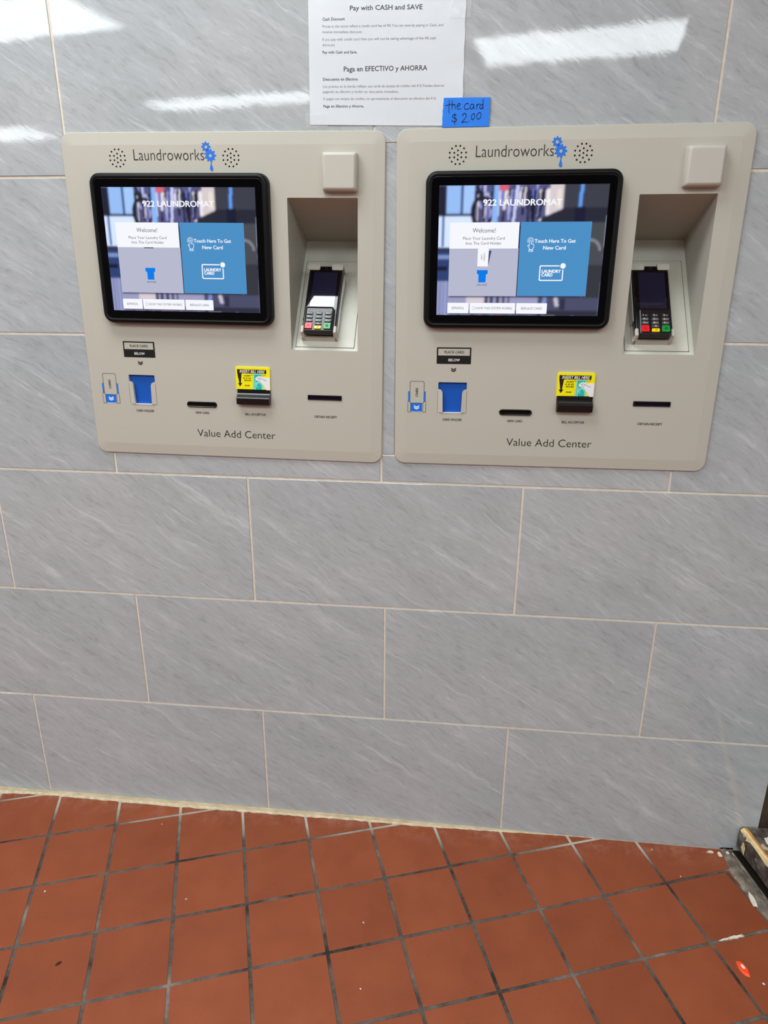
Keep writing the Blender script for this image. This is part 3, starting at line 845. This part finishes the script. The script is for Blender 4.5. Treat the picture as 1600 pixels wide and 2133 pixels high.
    m_.text('$1, $5, $10,', M['sbrown'], ys - .0002, x0=.0250, x1=.0420, base=.1748, cap=.0030, bold=.01, res=2)
    m_.text('$20 & $50', M['sbrown'], ys - .0002, x0=.0266, x1=.0415, base=.1700, cap=.0030, bold=.01, res=2)
    m_.text('mei', M['sbrown'], ys - .0002, x0=.0275, x1=.0380, base=.1590, cap=.0042, bold=.01, shear=.1, res=2)
    m_.poly([(.0445, .1517), (.0675, .1517), (.0660, .1855), (.0470, .1855)], ys - .0002, M['paleteal'])
    m_.poly([(.0482, .1517), (.0640, .1517), (.0640, .1840), (.0490, .1840)], ys - .0003, M['teal'])
    m_.poly([(.0498, .1520), (.0508, .1520), (.0512, .1720), (.0503, .1720)], ys - .0004, M['whiteprint'])
    m_.poly(circle(.0575, .1635, .0062, 14), ys - .0004, M['paleteal']); m_.poly(circle(.0585, .1620, .0042, 12), ys - .0005, M['teal'])
    hand = [(.0826, .1517), (.0826, .1785), (.0740, .1790), (.0690, .1775), (.0655, .1800), (.0590, .1815), (.0540, .1790), (.0510, .1760), (.0520, .1725), (.0560, .1710), (.0610, .1690), (.0650, .1650), (.0700, .1585), (.0745, .1517)]
    m_.poly(hand[::-1], ys - .0006, M['whiteprint'])
    m_.tube2d([(.0620, .1712), (.0590, .1735), (.0565, .1765), (.0600, .1778), (.0640, .1760), (.0620, .1735)], .0006, ys - .0007, M['ink'])
    m_.tube2d([(.0650, .1765), (.0700, .1730), (.0740, .1725)], .0006, ys - .0007, M['ink']); m_.tube2d([(.0730, .1730), (.0752, .1710)], .0006, ys - .0007, M['ink'])
    m_.tube2d([(.0435, .1858), (.0435, .1825), (.0470, .1825)], .0005, ys - .0007, M['ink']); m_.tube2d([(.0660, .1830), (.0735, .1830), (.0735, .1858)], .0005, ys - .0007, M['ink'])
    st = m_.build('bill_sticker', ba); st['label'] = 'yellow sticker reading insert bill here'
    # touchscreen
    bx0, bx1, bz0, bz1 = -.2660, .0968, .2850, .5713
    m_ = MB()
    q = lambda d, r: rr(bx0 + d, bx1 - d, bz0 + d, bz1 - d, r, 7)
    m_.loft([(q(-.0008, .021), YF), (q(-.0003, .021), -.0120), (q(.0004, .0205), -.0185), (q(.0022, .0190), -.0222), (q(.0052, .0165), -.0242), (q(.0082, .0140), -.0246),
             (q(.0092, .0120), -.0236), (q(.0098, .0115), -.0230), (q(.0104, .0110), -.0236)], M['matblack'], False, True, True)
    ts = m_.build('touchscreen', k)
    m_ = MB(); m_.slab(bx0 + .0108, bx1 - .0108, bz0 + .0108, bz1 - .0108, .010, -.0230, -.0240, .0003, M['glass'], seg=4); m_.build('screen_glass', ts)
    o = bpy.data.objects.new('display_picture', picture_mesh(-.2402, .0722, .3110, .5450, -.0241)); COL.objects.link(o); o.parent = ts
    A = lambda u: u - .3236
    Bz = lambda w_: w_ + .645
    y1, y2, y3 = -.02435, -.02455, -.02470
    m_ = MB(); m_.text('922 LAUNDROMAT', M['s_white'], y1, x0=A(.1668), x1=A(.3120), base=Bz(-.1352), cap=.0105, bold=.016, res=4); m_.build('screen_heading', ts)
    m_ = MB()
    m_.rect(A(.1055), A(.2362), Bz(-.2108), Bz(-.1642), y1, M['s_white'])
    m_.rect(A(.1055), A(.2372), Bz(-.2980), Bz(-.2108), y1, M['s_grey'])
    m_.text('Welcome!', M['s_text'], y2, x0=A(.1487), x1=A(.1921), base=Bz(-.1822), cap=.0076, res=3)
    m_.text('Place Your Laundry Card', M['s_text'], y2, x0=A(.1310), x1=A(.2100), base=Bz(-.1950), cap=.0052, res=2)
    m_.text('Into The Card Holder', M['s_text'], y2, x0=A(.1365), x1=A(.2045), base=Bz(-.2038), cap=.0052, res=2)
    hx, hz = A(.1704), Bz(-.2497)
    if variant == 2:
        m_.poly([(A(.1862), Bz(-.2151)), (A(.1835), Bz(-.2140)), (A(.1795), Bz(-.2415)), (A(.1810), Bz(-.2400))][::-1], y2, M['s_shadow'])
        m_.poly([(A(.1800), Bz(-.2430)), (A(.1815), Bz(-.2400)), (A(.1858), Bz(-.2150)), (A(.1815), Bz(-.2140))], y2, M['s_shadow'])
        m_.poly(rr(A(.1602), A(.1808), Bz(-.2432), Bz(-.2108), (.0012, .0012, .0002, .0002), 2), y3, M['s_white'])
        m_.text('LAUNDRY', M['s_dark'], y3 - .0001, x0=A(.1716), w=.0145, base=Bz(-.2190), cap=.0028, rot=-math.pi / 2, res=2)
        m_.text('CARD', M['s_dark'], y3 - .0001, x0=A(.1665), w=.0095, base=Bz(-.2215), cap=.0028, rot=-math.pi / 2, res=2)
        cap_ = 'CARD HOLDER'
    else:
        m_.rect(A(.1612), A(.1812), Bz(-.2124), Bz(-.2108), y2, M['s_dark'])
        cap_ = 'CARD HOLDER'
    m_.poly([(hx - .0070, hz - .0228), (hx + .0070, hz - .0228), (hx + .0072, hz - .0085), (hx + .0104, hz - .0065), (hx + .0104, hz), (hx - .0104, hz), (hx - .0104, hz - .0065), (hx - .0072, hz - .0085)], y2, M['s_vivid'])
    m_.text(cap_, M['s_dark'], y2, xc=hx, w=.0205, base=hz - .0288, cap=.0032, res=2)
    m_.build('welcome_tile', ts)
    m_ = MB()
    m_.rect(A(.2388), A(.3700), Bz(-.2974), Bz(-.1640), y1, M['s_blue'])
    m_.text('Touch Here To Get', M['s_white'], y2, x0=A(.2665), x1=A(.3425), base=Bz(-.2008), cap=.0064, bold=.012, res=3)
    m_.text('New Card', M['s_white'], y2, x0=A(.2832), x1=A(.3250), base=Bz(-.2128), cap=.0064, bold=.012, res=3)
    hx, hz = A(.2600), Bz(-.2040)
    for r_ in (.0058, .0038):
        c_ = [(hx - .0012 + r_ * math.cos(a), hz + .0068 + r_ * math.sin(a)) for a in [math.radians(-35 + 250 * i / 14) for i in range(15)]]
        m_.tube2d(c_, .0006, y2, M['s_white'])
    hp = [(-.0030, -.0090), (-.0030, -.0060), (-.0058, -.0025), (-.0054, -.0008), (-.0034, -.0022), (-.0030, .0066), (-.0014, .0080), (.0002, .0066), (.0004, .0010), (.0014, .0018), (.0026, .0008), (.0036, .0012), (.0046, .0000), (.0056, -.0004), (.0054, -.0050), (.0036, -.0072), (.0036, -.0090), (-.0030, -.0090)]
    m_.tube2d([(hx + a, hz + b) for a, b in hp], .0009, y2, M['s_white'])
    fb = rr(hx - .0036, hx + .0042, hz - .0124, hz - .0098, .0008, 2); m_.tube2d(fb + [fb[0]], .0008, y2, M['s_white'])
    cx0, cx1, cz0, cz1 = A(.2790), A(.3240), Bz(-.2694), Bz(-.2412)
    ring_ = rr(cx0, cx1, cz0, cz1, .0020, 3)
    def openframe():
        L_ = [(cx1 - .0085, cz1 - .0009), (cx0 + .0022, cz1 - .0009), (cx0 + .0009, cz1 - .0022), (cx0 + .0009, cz0 + .0022), (cx0 + .0022, cz0 + .0009), (cx1 - .0022, cz0 + .0009), (cx1 - .0009, cz0 + .0022), (cx1 - .0009, cz1 - .0085)]
        return L_
    m_.tube2d(openframe(), .0021, y2, M['s_white'])
    st_ = []
    for i in range(20):
        a = math.pi * 2 * i / 20; r_ = .0058 if i % 2 == 0 else .0044
        st_.append((cx1 - .0012 + r_ * math.cos(a), cz1 - .0010 + r_ * math.sin(a)))
    m_.poly(st_, y3, M['s_white'])
    m_.text('LAUNDRY', M['s_white'], y2, x0=A(.2838), x1=A(.3192), base=Bz(-.2546), cap=.0056, bold=.022, res=3)
    m_.text('CARD', M['s_white'], y2, x0=A(.2838), x1=A(.3040), base=Bz(-.2612), cap=.0056, bold=.022, res=3)
    m_.build('new_card_tile', ts)
    for a, b, s_, tx0, tx1 in ((.1051, .1467, 'ESPAÑOL', .1135, .1375), (.1486, .2370, 'HOW THIS SYSTEM WORKS', .1608, .2315), (.2393, .2982, 'REPLACE CARD', .2485, .2890)):
        m_ = MB(); m_.poly(rr(A(a), A(b), Bz(-.3305), Bz(-.3106), .0008, 2), y1, M['s_white'])
        m_.text(s_, M['s_text'], y2, x0=A(tx0), x1=A(tx1), base=Bz(-.3228), cap=.0044, shear=.12, res=2)
        if 'HOW' in s_:
            c_ = circle(A(.1565), Bz(-.3206), .0027, 12); m_.tube2d(c_ + [c_[0]], .0004, y2, M['s_text'])
        m_.build('screen_button', ts)
    return k

def make_terminal(kloc, roll, label, lit):
    """card terminal lying on the niche slope; local frame: x right, z up the slope, -y out of the slope"""
    R = Matrix.Rotation(roll, 3, 'Y')
    base = Vector((NL + .0575, 0, NBOT)) + Matrix.Rotation(TILT, 3, 'X') @ Vector((0, -.0062, .0262))
    k = root('card_terminal', Vector(kloc) + R @ base, label, 'card terminal', None, R @ Matrix.Rotation(TILT, 3, 'X'))
    T = Matrix.Translation((-.0575, .0062, -.0262))
    m_ = MB()
    # lower shell, wider and grey, with a thin pale line round its edge
    m_.loft([(rr(.0250, .0910, .0300, .1840, .006, 4), -.0065), (rr(.0222, .0938, .0275, .1885, .008, 4), -.0130), (rr(.0222, .0938, .0275, .1885, .008, 4), -.0175)], M['greyplastic'], True, True, True)
    m_.loft([(rr(.0226, .0934, .0280, .1888, .007, 4), -.0175), (rr(.0226, .0934, .0285, .1888, .007, 4), -.0272), (rr(.0236, .0924, .0300, .1882, .006, 4), -.0292), (rr(.0250, .0910, .0320, .1875, .005, 4), -.0298)], M['black'], False, True, True)
    m_.build('body', k, T)
    m_ = MB(); m_.slab(.0250, .0908, .0790, .1872, .003, -.0296, -.0302, .0003, M['glass'], seg=3)
    m_.build('front_glass', k, T)
    m_ = MB(); m_.rect(.0330, .0848, .0860, .1728, -.0304, M['termlcd']); m_.build('display', k, T)
    c_ = circle(.0585, .1822, .0028, 14)
    m_ = MB(); m_.tube2d(c_ + [c_[0]], .0005, -.0305, M['key']); m_.build('sensor_ring', k, T)
    # keypad block
    m_ = MB()
    o1 = rr(.0275, .0880, .0200, .0810, .004, 4); o2 = rr(.0288, .0868, .0212, .0770, .004, 4); o3 = rr(.0300, .0856, .0222, .0758, .003, 4)
    yt = lambda pts, top, bot: [bot + (top - bot) * ((z - .02) / .06) for x, z in pts]
    m_.loft([(o1, [-.028] * len(o1)), (o2, yt(o2, -.0425, -.0385)), (o3, yt(o3, -.0430, -.0390)), (rr(.0312, .0844, .0234, .0745, .002, 4), yt(o3, -.0410, -.0382))], M['black'], False, True, False)
    kp = m_.build('keypad', k, T)
    def key(xc, w_, z0, z1, mt, legend=None, pm=None, small=None):
        yk = -.0406
        t_ = MB(); t_.slab(xc - w_ / 2, xc + w_ / 2, z0, z1, .0014, -.0385, yk - .0012 * ((z0 - .02) / .06) - .0006, .0005, mt, seg=2)
        yy = yk - .0012 * ((z0 - .02) / .06) - .0008
        if legend == 'X':
            zc = (z0 + z1) / 2
            t_.tube2d([(xc - .0024, zc - .0022), (xc + .0024, zc + .0022)], .0006, yy, pm); t_.tube2d([(xc - .0024, zc + .0022), (xc + .0024, zc - .0022)], .0006, yy, pm)
        elif legend == 'O':
            c2 = circle(xc, (z0 + z1) / 2, .0021, 10); t_.tube2d(c2 + [c2[0]], .0012, yy, pm)
        elif legend:
            t_.text(legend, pm, yy, x0=xc - w_ / 2 + (.003 if small else w_ / 2 - .0011), cap=.0040, base=(z0 + z1) / 2 - .0020, bold=.01, res=2)
            if small: t_.text(small, pm, yy, x0=xc - .0005, w=.0050, cap=.0018, base=(z0 + z1) / 2 - .0014, res=2)
        t_.build('key', kp, T)
    cols_ = (.0382, .0576, .0770)
    rows_ = ((.0592, .0655), (.0506, .0570), (.0420, .0484))
    sm = ['Q Z', 'ABC', 'DEF', 'GHI', 'JKL', 'MNO', 'PRS', 'TUV', 'WXY']
    for r_ in range(3):
        for c_i in range(3):
            key(cols_[c_i], .0136, rows_[r_][0], rows_[r_][1], M['keytop'] if r_ == 0 else M['key'], str(r_ * 3 + c_i + 1), M['keyprint'], sm[r_ * 3 + c_i])  # lighter grey below the top row paints the reflection on those keys
    key(cols_[1], .0138, .0350, .0402, M['key'], '0', M['keyprint'])
    key(cols_[0], .0146, .0256, .0400, M['keyred'], 'X', M['darkprint'])
    key(cols_[1], .0146, .0254, .0326, M['keyyellow'], '<', M['darkprint'])
    key(cols_[2], .0146, .0256, .0400, M['keygreen'], 'O', M['darkprint'])
    return k

L1 = 'beige wall payment kiosk on the left, its screen showing no white card'
L2 = 'beige wall payment kiosk on the right, its screen showing a white laundry card'
make_kiosk((K1X, 0, K1Z), K1R, L1, 1)
make_kiosk((K2X, 0, K2Z), K2R, L2, 2)
make_terminal((K1X, 0, K1Z), K1R, 'black card terminal with a bright reflection on its screen, in the left kiosk niche', True)
make_terminal((K2X, 0, K2Z), K2R, 'black card terminal with a plain dark navy screen, in the right kiosk niche', False)

# ------------------------------------------------------------------ laminated notice
m = MB()
BLc, BRc, TRc, TLc = (.7775, 1.6305), (1.0640, 1.6243), (1.0634, 1.8440), (.7800, 1.8480)
nx_, nz_ = 24, 16
def sheet_y(u, v):
    return -.0007 - .0006 * (1 + math.sin(u * 9 + v * 4)) * .5 - .0007 * max(0, (u - .85) / .15) * (1 + math.sin(v * 26)) * .5
rnd = random.Random(11)
vs = []
for j in range(nz_ + 1):
    for i in range(nx_ + 1):
        u, v = i / nx_, j / nz_
        x = (1 - v) * ((1 - u) * BLc[0] + u * BRc[0]) + v * ((1 - u) * TLc[0] + u * TRc[0])
        z = (1 - v) * ((1 - u) * BLc[1] + u * BRc[1]) + v * ((1 - u) * TLc[1] + u * TRc[1])
        y = sheet_y(u, v)
        if u == 1: x += .0008 * math.sin(v * 31)
        vs.append((x, y, z))
fs = [(j * (nx_ + 1) + i, j * (nx_ + 1) + i + 1, (j + 1) * (nx_ + 1) + i + 1, (j + 1) * (nx_ + 1) + i) for j in range(nz_) for i in range(nx_)]
m.add(vs, fs, M['paper'], True)
m.add([(x, -.0001, z) for x, z in (BLc, BRc, TRc, TLc)], [(3, 2, 1, 0)], M['paper'])
notice = root('paper_notice', (.9210, 0, 1.6274), 'white laminated notice in English and Spanish taped above the left kiosk', 'notice')
Tn = Matrix.Translation((-.9210, 0, -1.6274))
m.build('sheet', notice, Tn)
YT = -.0022
lines = [('Pay with CASH and SAVE', .8559, 1.8121, .9864, 1.8103, .0072, 'papink', .006),
         ('Cash Discount', .8053, 1.7977, .8463, 1.7974, .0045, 'papink', .002),
         ('Prices in the store reflect a credit card fee of 4% You can save by paying in Cash, and', .8051, 1.7868, 1.0243, 1.7835, .0041, 'papinkl', 0),
         ('receive immediate discount.', .8048, 1.7782, .8781, 1.7767, .0041, 'papinkl', 0),
         ('If you pay with credit card then you will not be taking advantage of the 4% cash', .8046, 1.7664, 1.0120, 1.7637, .0041, 'papinkl', 0),
         ('discount.', .8044, 1.7579, .8282, 1.7575, .0041, 'papinkl', 0),
         ('Pay with Cash and Save.', .8043, 1.7463, .8684, 1.7454, .0041, 'papink', .004),
         ('Paga en EFECTIVO y AHORRA', .8435, 1.7169, .9974, 1.7157, .0078, 'papink', .006),
         ('Descuento en Efectivo', .8042, 1.7029, .8693, 1.7020, .0045, 'papink', .004),
         ('Los precios en la tienda reflejan una tarifa de tarjeta de crédito del 4 % Puedes ahorrar', .8039, 1.6913, 1.0299, 1.6887, .0041, 'papinkl', 0),
         ('pagando en efectivo y recibir un descuento inmediato.', .8037, 1.6829, .9458, 1.6806, .0041, 'papinkl', 0),
         ('Si pagas con tarjeta de crédito, no aprovecharás el descuento en efectivo del 4 %.', .8037, 1.6713, 1.0155, 1.6683, .0041, 'papinkl', 0),
         ('Paga en Efectivo y Ahorra.', .8039, 1.6590, .8804, 1.6581, .0041, 'papink', .004)]
for s_, xa, za, xb, zb, cap_, mt, bo in lines:
    t = MB(); t.text(s_, M[mt], YT, x0=xa, w=math.hypot(xb - xa, zb - za), base=za, cap=cap_, bold=bo, rot=math.atan2(zb - za, xb - xa), res=2)
    t.v = [(p[0], sheet_y((p[0] - .779) / .285, (p[2] - 1.627) / .219) - .00012 + (p[1] - YT), p[2]) for p in t.v]     # print lies on the wavy sheet
    t.build('heading' if cap_ > .006 else 'printed_line', notice, Tn)
for x0, x1, z0, z1 in ((.770, .812, 1.6255, 1.650), (1.035, 1.073, 1.795, 1.826)):
    t = MB()
    nn = 8; vs = []
    for j in range(nn + 1):
        for i in range(nn + 1):
            vs.append((x0 + (x1 - x0) * i / nn, -.0026 - rnd.uniform(0, .0006), z0 + (z1 - z0) * j / nn))
    t.add(vs, [(j * (nn + 1) + i, j * (nn + 1) + i + 1, (j + 1) * (nn + 1) + i + 1, (j + 1) * (nn + 1) + i) for j in range(nn) for i in range(nn)], M['clear'], True)
    o = t.build('clear_tape_piece', notice, Tn); o['label'] = 'wrinkled clear tape'

# blue painter's tape with handwriting
tp = root('tape_note', (1.071, 0, 1.6224), 'blue tape note handwritten with a price, overlapping the lower right corner of the white notice', 'note')
Tt = Matrix.Translation((-1.071, 0, -1.6224))
lft = [(1.0298, 1.6705), (1.0290, 1.6680), (1.0293, 1.6640), (1.0284, 1.6590), (1.0288, 1.6540), (1.0278, 1.6490), (1.0282, 1.6430), (1.0274, 1.6370), (1.0280, 1.6310), (1.0272, 1.6224)]
rgt = [(1.1133, 1.6225), (1.1140, 1.6260), (1.1134, 1.6320), (1.1142, 1.6380), (1.1137, 1.6450), (1.1144, 1.6520), (1.1139, 1.6600), (1.1147, 1.6698)]
t = MB(); t.prism(lft + rgt, -.0006, -.0031, M['tape']); t.build('tape', tp, Tt)
def px(x, y):  # strokes are given on a 370 x 235 sheet
    return (1.0291 + x / 370 * .0849 - (y / 235) * .0012, 1.6702 - y / 235 * .0478)
strokes = [
    [(45, 18), (47, 50), (46, 90), (50, 122)], [(18, 62), (40, 56), (66, 50)],
    [(68, 22), (70, 60), (70, 92)], [(70, 66), (80, 54), (92, 56), (95, 72), (95, 90)],
    [(112, 70), (128, 64), (134, 52), (124, 46), (113, 56), (110, 76), (120, 92), (142, 88)],
    [(202, 52), (190, 46), (176, 54), (168, 74), (176, 92), (196, 92), (206, 86)],
    [(240, 56), (226, 54), (216, 68), (216, 86), (228, 92), (240, 78), (242, 58), (244, 80), (252, 92)],
    [(266, 56), (268, 76), (268, 92)], [(268, 68), (276, 56), (288, 54)],
    [(314, 60), (300, 58), (292, 72), (294, 88), (306, 92), (314, 78), (316, 40), (314, 14)], [(315, 60), (316, 80), (320, 94)],
    [(108, 142), (92, 134), (80, 142), (80, 154), (96, 162), (110, 170), (112, 184), (98, 192), (80, 188), (74, 180)], [(96, 124), (98, 160), (98, 216)],
    [(156, 140), (168, 128), (180, 128), (188, 140), (186, 156), (172, 176), (158, 192), (160, 200), (176, 194), (204, 198)], [(158, 140), (164, 146)],
    [(214, 188), (217, 191)],
    [(246, 128), (232, 140), (230, 164), (240, 178), (252, 166), (256, 140), (246, 128)],
    [(292, 122), (278, 132), (272, 156), (282, 174), (298, 168), (306, 142), (300, 124), (292, 122)]]
t = MB()
def smooth(p, n=4):
    if len(p) < 3: return p
    out = []
    q = [p[0]] + p + [p[-1]]
    for i in range(1, len(q) - 2):
        for k in range(n):
            s_ = k / n; a, b, c, d = q[i - 1], q[i], q[i + 1], q[i + 2]
            out.append(tuple(.5 * (2 * b[w] + (c[w] - a[w]) * s_ + (2 * a[w] - 5 * b[w] + 4 * c[w] - d[w]) * s_ ** 2 + (3 * b[w] - a[w] - 3 * c[w] + d[w]) * s_ ** 3) for w in (0, 1)))
    out.append(p[-1]); return out
for s_ in strokes:
    t.tube2d([px(*p) for p in smooth(s_)], .00105, -.0034, M['pen'])
t.build('handwriting', tp, Tt)

# ------------------------------------------------------------------ stone block and mortar in the right corner
bl = root('stone_block', (1.90, -0.12, 0), 'chipped grey stone block with worn cream edge, lower right by the wall end', 'block')
Tb = Matrix.Translation((-1.90, 0.12, 0))
m = MB(); rnd = random.Random(21); n = 22
def lx(y): return 1.8115 - (y + .010) * .215          # left face runs slightly outwards
vs = []
for i in range(n + 1):
    y = -.0025 - .62 * (i / n) ** 1.3
    x = lx(y); j = lambda s_: rnd.uniform(-s_, s_)
    vs += [(x + .012, y, .004), (x + .0045 + j(.001), y, .014), (x + .002 + j(.001), y, .050), (x + .0035 + j(.0012), y, .066 + j(.001)), (x + .008 + j(.001), y, .0735 + j(.0008)), (x + .016 + j(.001), y, .0760 + j(.0006)), (x + .040, y, .0765), (x + .30, y, .0765), (x + .30, y, 0.0)]
K = 9
fs = [(i * K + k, (i + 1) * K + k, (i + 1) * K + k + 1, i * K + k + 1) for i in range(n) for k in range(K - 1)]
fs = [f[::-1] for f in fs]
m.add(vs, fs, M['chipped'], False)
m.add(vs[:K], [tuple(range(K))], M['chipped']); m.add(vs[-K:], [tuple(range(K))[::-1]], M['chipped'])
m.build('stone', bl, Tb)
m = MB(); vs = []
for i in range(26):
    y = -.006 - .50 * i / 25
    x = lx(y); a = .0015 + rnd.uniform(-.0012, .0012); w = rnd.uniform(.6, 1.5)
    vs += [(x + .0026, y, .0678 - .012 * w * max(0, math.sin(i * 1.7) - .35)), (x + .0058, y, .0736), (x + .0088 + a, y, .0760), (x + .0125 + a * 2, y, .0774)]
m.add(vs, [(i * 4 + k, i * 4 + k + 1, (i + 1) * 4 + k + 1, (i + 1) * 4 + k) for i in range(25) for k in (0, 1)], M['cream'])
m.add([(v[0], v[1], v[2] + .0002) for v in vs], [(i * 4 + 2, i * 4 + 3, (i + 1) * 4 + 3, (i + 1) * 4 + 2) for i in range(25)], M['orange'])
o = m.build('worn_edge', bl, Tb); o['label'] = 'cream and ochre worn paint edge'
m = MB()
def blob(cx, cy, cz, rx, ry, mt, axis='z', seed=0, nn=12, lift=.0006, lo=.65, hi=1.15):
    rg = random.Random(seed)
    pts_ = []
    for q in range(nn):
        a = 2 * math.pi * q / nn; f = rg.uniform(lo, hi)
        pts_.append((rx * f * math.cos(a), ry * f * math.sin(a)))
    if axis == 'z':
        V = [(cx + a, cy + b, cz) for a, b in pts_] + [(cx + a * .75, cy + b * .75, cz + lift) for a, b in pts_]
    else:  # on the left face (normal -x)
        V = [(cx, cy - a, cz + b) for a, b in pts_] + [(cx - lift, cy - a * .75, cz + b * .75) for a, b in pts_]
    return V, [(q, (q + 1) % nn, nn + (q + 1) % nn, nn + q) for q in range(nn)] + [tuple(range(nn, 2 * nn))]
for args in ((lx(-.03) + .0005, -.030, .036, .013, .016, 'c', 'x', 3), (lx(-.09) + .001, -.062, .055, .006, .012, 'c', 'x', 5), (1.868, -.045, .0768, .014, .020, 'w', 'z', 6), (1.905, -.10, .0768, .012, .02, 'w', 'z', 8)):
    V, Fc = blob(*args[:5], None, args[6], args[7])
    m = MB(); m.add(V, Fc, M['cream'] if args[5] == 'c' else M['chip'])
    o = m.build('paint_chip', bl, Tb); o['label'] = 'pale bare patch'

# rough mortar strip along the block, with painted shade in the gaps beside it
m = MB(); vs = []; n = 46; c = 7; rnd = random.Random(4)
for i in range(n + 1):
    y = -.003 - .42 * i / n
    xa = max(1.775, 1.7745 - (y + .075) * .30) + rnd.uniform(-.0015, .0015) if y < -.075 else 1.777 + rnd.uniform(-.0015, .0015)
    xb = lx(y) - .0035
    for k in range(c + 1):
        f = k / c
        z = -.001 + .006 * math.sin(math.pi * min(1, f * 1.15) ** .8) * (1 if 0 < k < c else .2) + (rnd.uniform(-.0016, .0016) if 0 < k < c else 0)
        vs.append((xa + (xb - xa) * f, y, z))
m.add(vs, [(i * (c + 1) + k, i * (c + 1) + k + 1, (i + 1) * (c + 1) + k + 1, (i + 1) * (c + 1) + k)[::-1] for i in range(n) for k in range(c)], M['mortar'])
m.add([(lx(-.003) - .005, -.003, .0012), (lx(-.003) + .014, -.003, .0012), (lx(-.42) + .014, -.42, .0012), (lx(-.42) - .005, -.42, .0012)], [(3, 2, 1, 0)], M['hole'])  # dark sheet painting the shadow between mortar and block
m.add([(1.775, -.0005, .0002), (1.8085, -.0005, .0002), (1.8085, -.0005, .0062), (1.780, -.0005, .0045)], [(0, 1, 2, 3)], M['hole'])  # dark quad painting the shade of the gap at the wall foot
ms = tag(m.build('mortar_strip'), 'rough grey mortar strip between the red floor tiles and the stone block', 'mortar')
ms['kind'] = 'structure'
for q, (cx, cy, rx, ry, z) in enumerate(((1.7980, -.150, .007, .022, .0032), (1.7500, -.0150, .012, .0035, .0004), (1.7700, -.0200, .006, .008, .0008), (1.7890, -.0180, .004, .006, .0042))):
    V, Fc = blob(cx, cy, z, rx, ry, None, 'z', 30 + q, 12, .003)
    m = MB(); m.add(V, Fc, M['chip']); m.build('plaster_spatter', ms)

# plaster spatter lying in the floor joint
def speck(name, pos, rx, ry, h, mt, seed, label, cat, group=None, ang=0.0, lo=.65, hi=1.15, nn=10):
    V, Fc = blob(0, 0, 0, rx, ry, None, 'z', seed, nn, h, lo, hi)
    m_ = MB(); m_.add(V, Fc, M[mt]); o_ = m_.build(name)
    o_.location = (pos[0], pos[1], pos[2] if len(pos) > 2 else .0004); o_.rotation_euler.z = ang
    return tag(o_, label, cat, group)
speck('plaster_lump', (1.7180, -.2555, -.0010), .030, .0042, .0030, 'chip', 61, 'pale plaster lump in the floor joint below the stone block', 'debris', None, FT, .35, 1.3, 26)
speck('leaf_scrap', (.2959, -.4761), .0075, .0034, .0016, 'leafdark', 41, 'small dark brown scrap on the red floor at lower left', 'debris', None, .95)
k = speck('bright_fleck', (1.7140, -.3276), .0090, .0195, .0034, 'candy', 44, 'small bright orange red fleck with pale centre on the lower right floor', 'debris', None, .35, .92, 1.05, 18)  # low orange red oval carrying a smaller pale one
V, Fc = blob(0, 0.002, .0036, .0040, .0070, None, 'z', 45, 10, .0012)
m = MB(); m.add(V, Fc, M['candyc']); o = m.build('pale_centre', k)
CR = 'pale crumbs scattered on the red floor tiles'
for q, (x, y, r_, lab) in enumerate(((.1664, -.3117, .0030, 'pale crumb on the red tile at far left below the first floor joint'), (.9144, -.3094, .0026, 'pale crumb in the middle of a red tile near the floor centre'),
        (1.7433, -.3574, .0034, 'pale crumb just below the orange red fleck'), (.9291, -.4593, .0026, 'pinkish crumb on the lower centre red tile'),
        (.5008, -.2948, .0022, 'thin pale crumb right of the third slanting floor joint'), (1.6060, -.0231, .0022, 'tiny white crumb on the floor by the wall foot at right'),
        (1.6538, -.1002, .0022, 'tiny white crumb on the joint near the right corner'), (.3508, -.0812, .0018, 'tiny pale crumb near the wall foot at left'))):
    speck('floor_crumb', (x, y), r_, r_ * .6, .0012, 'chip', 70 + q, lab, 'debris', CR, random.uniform(0, 3))
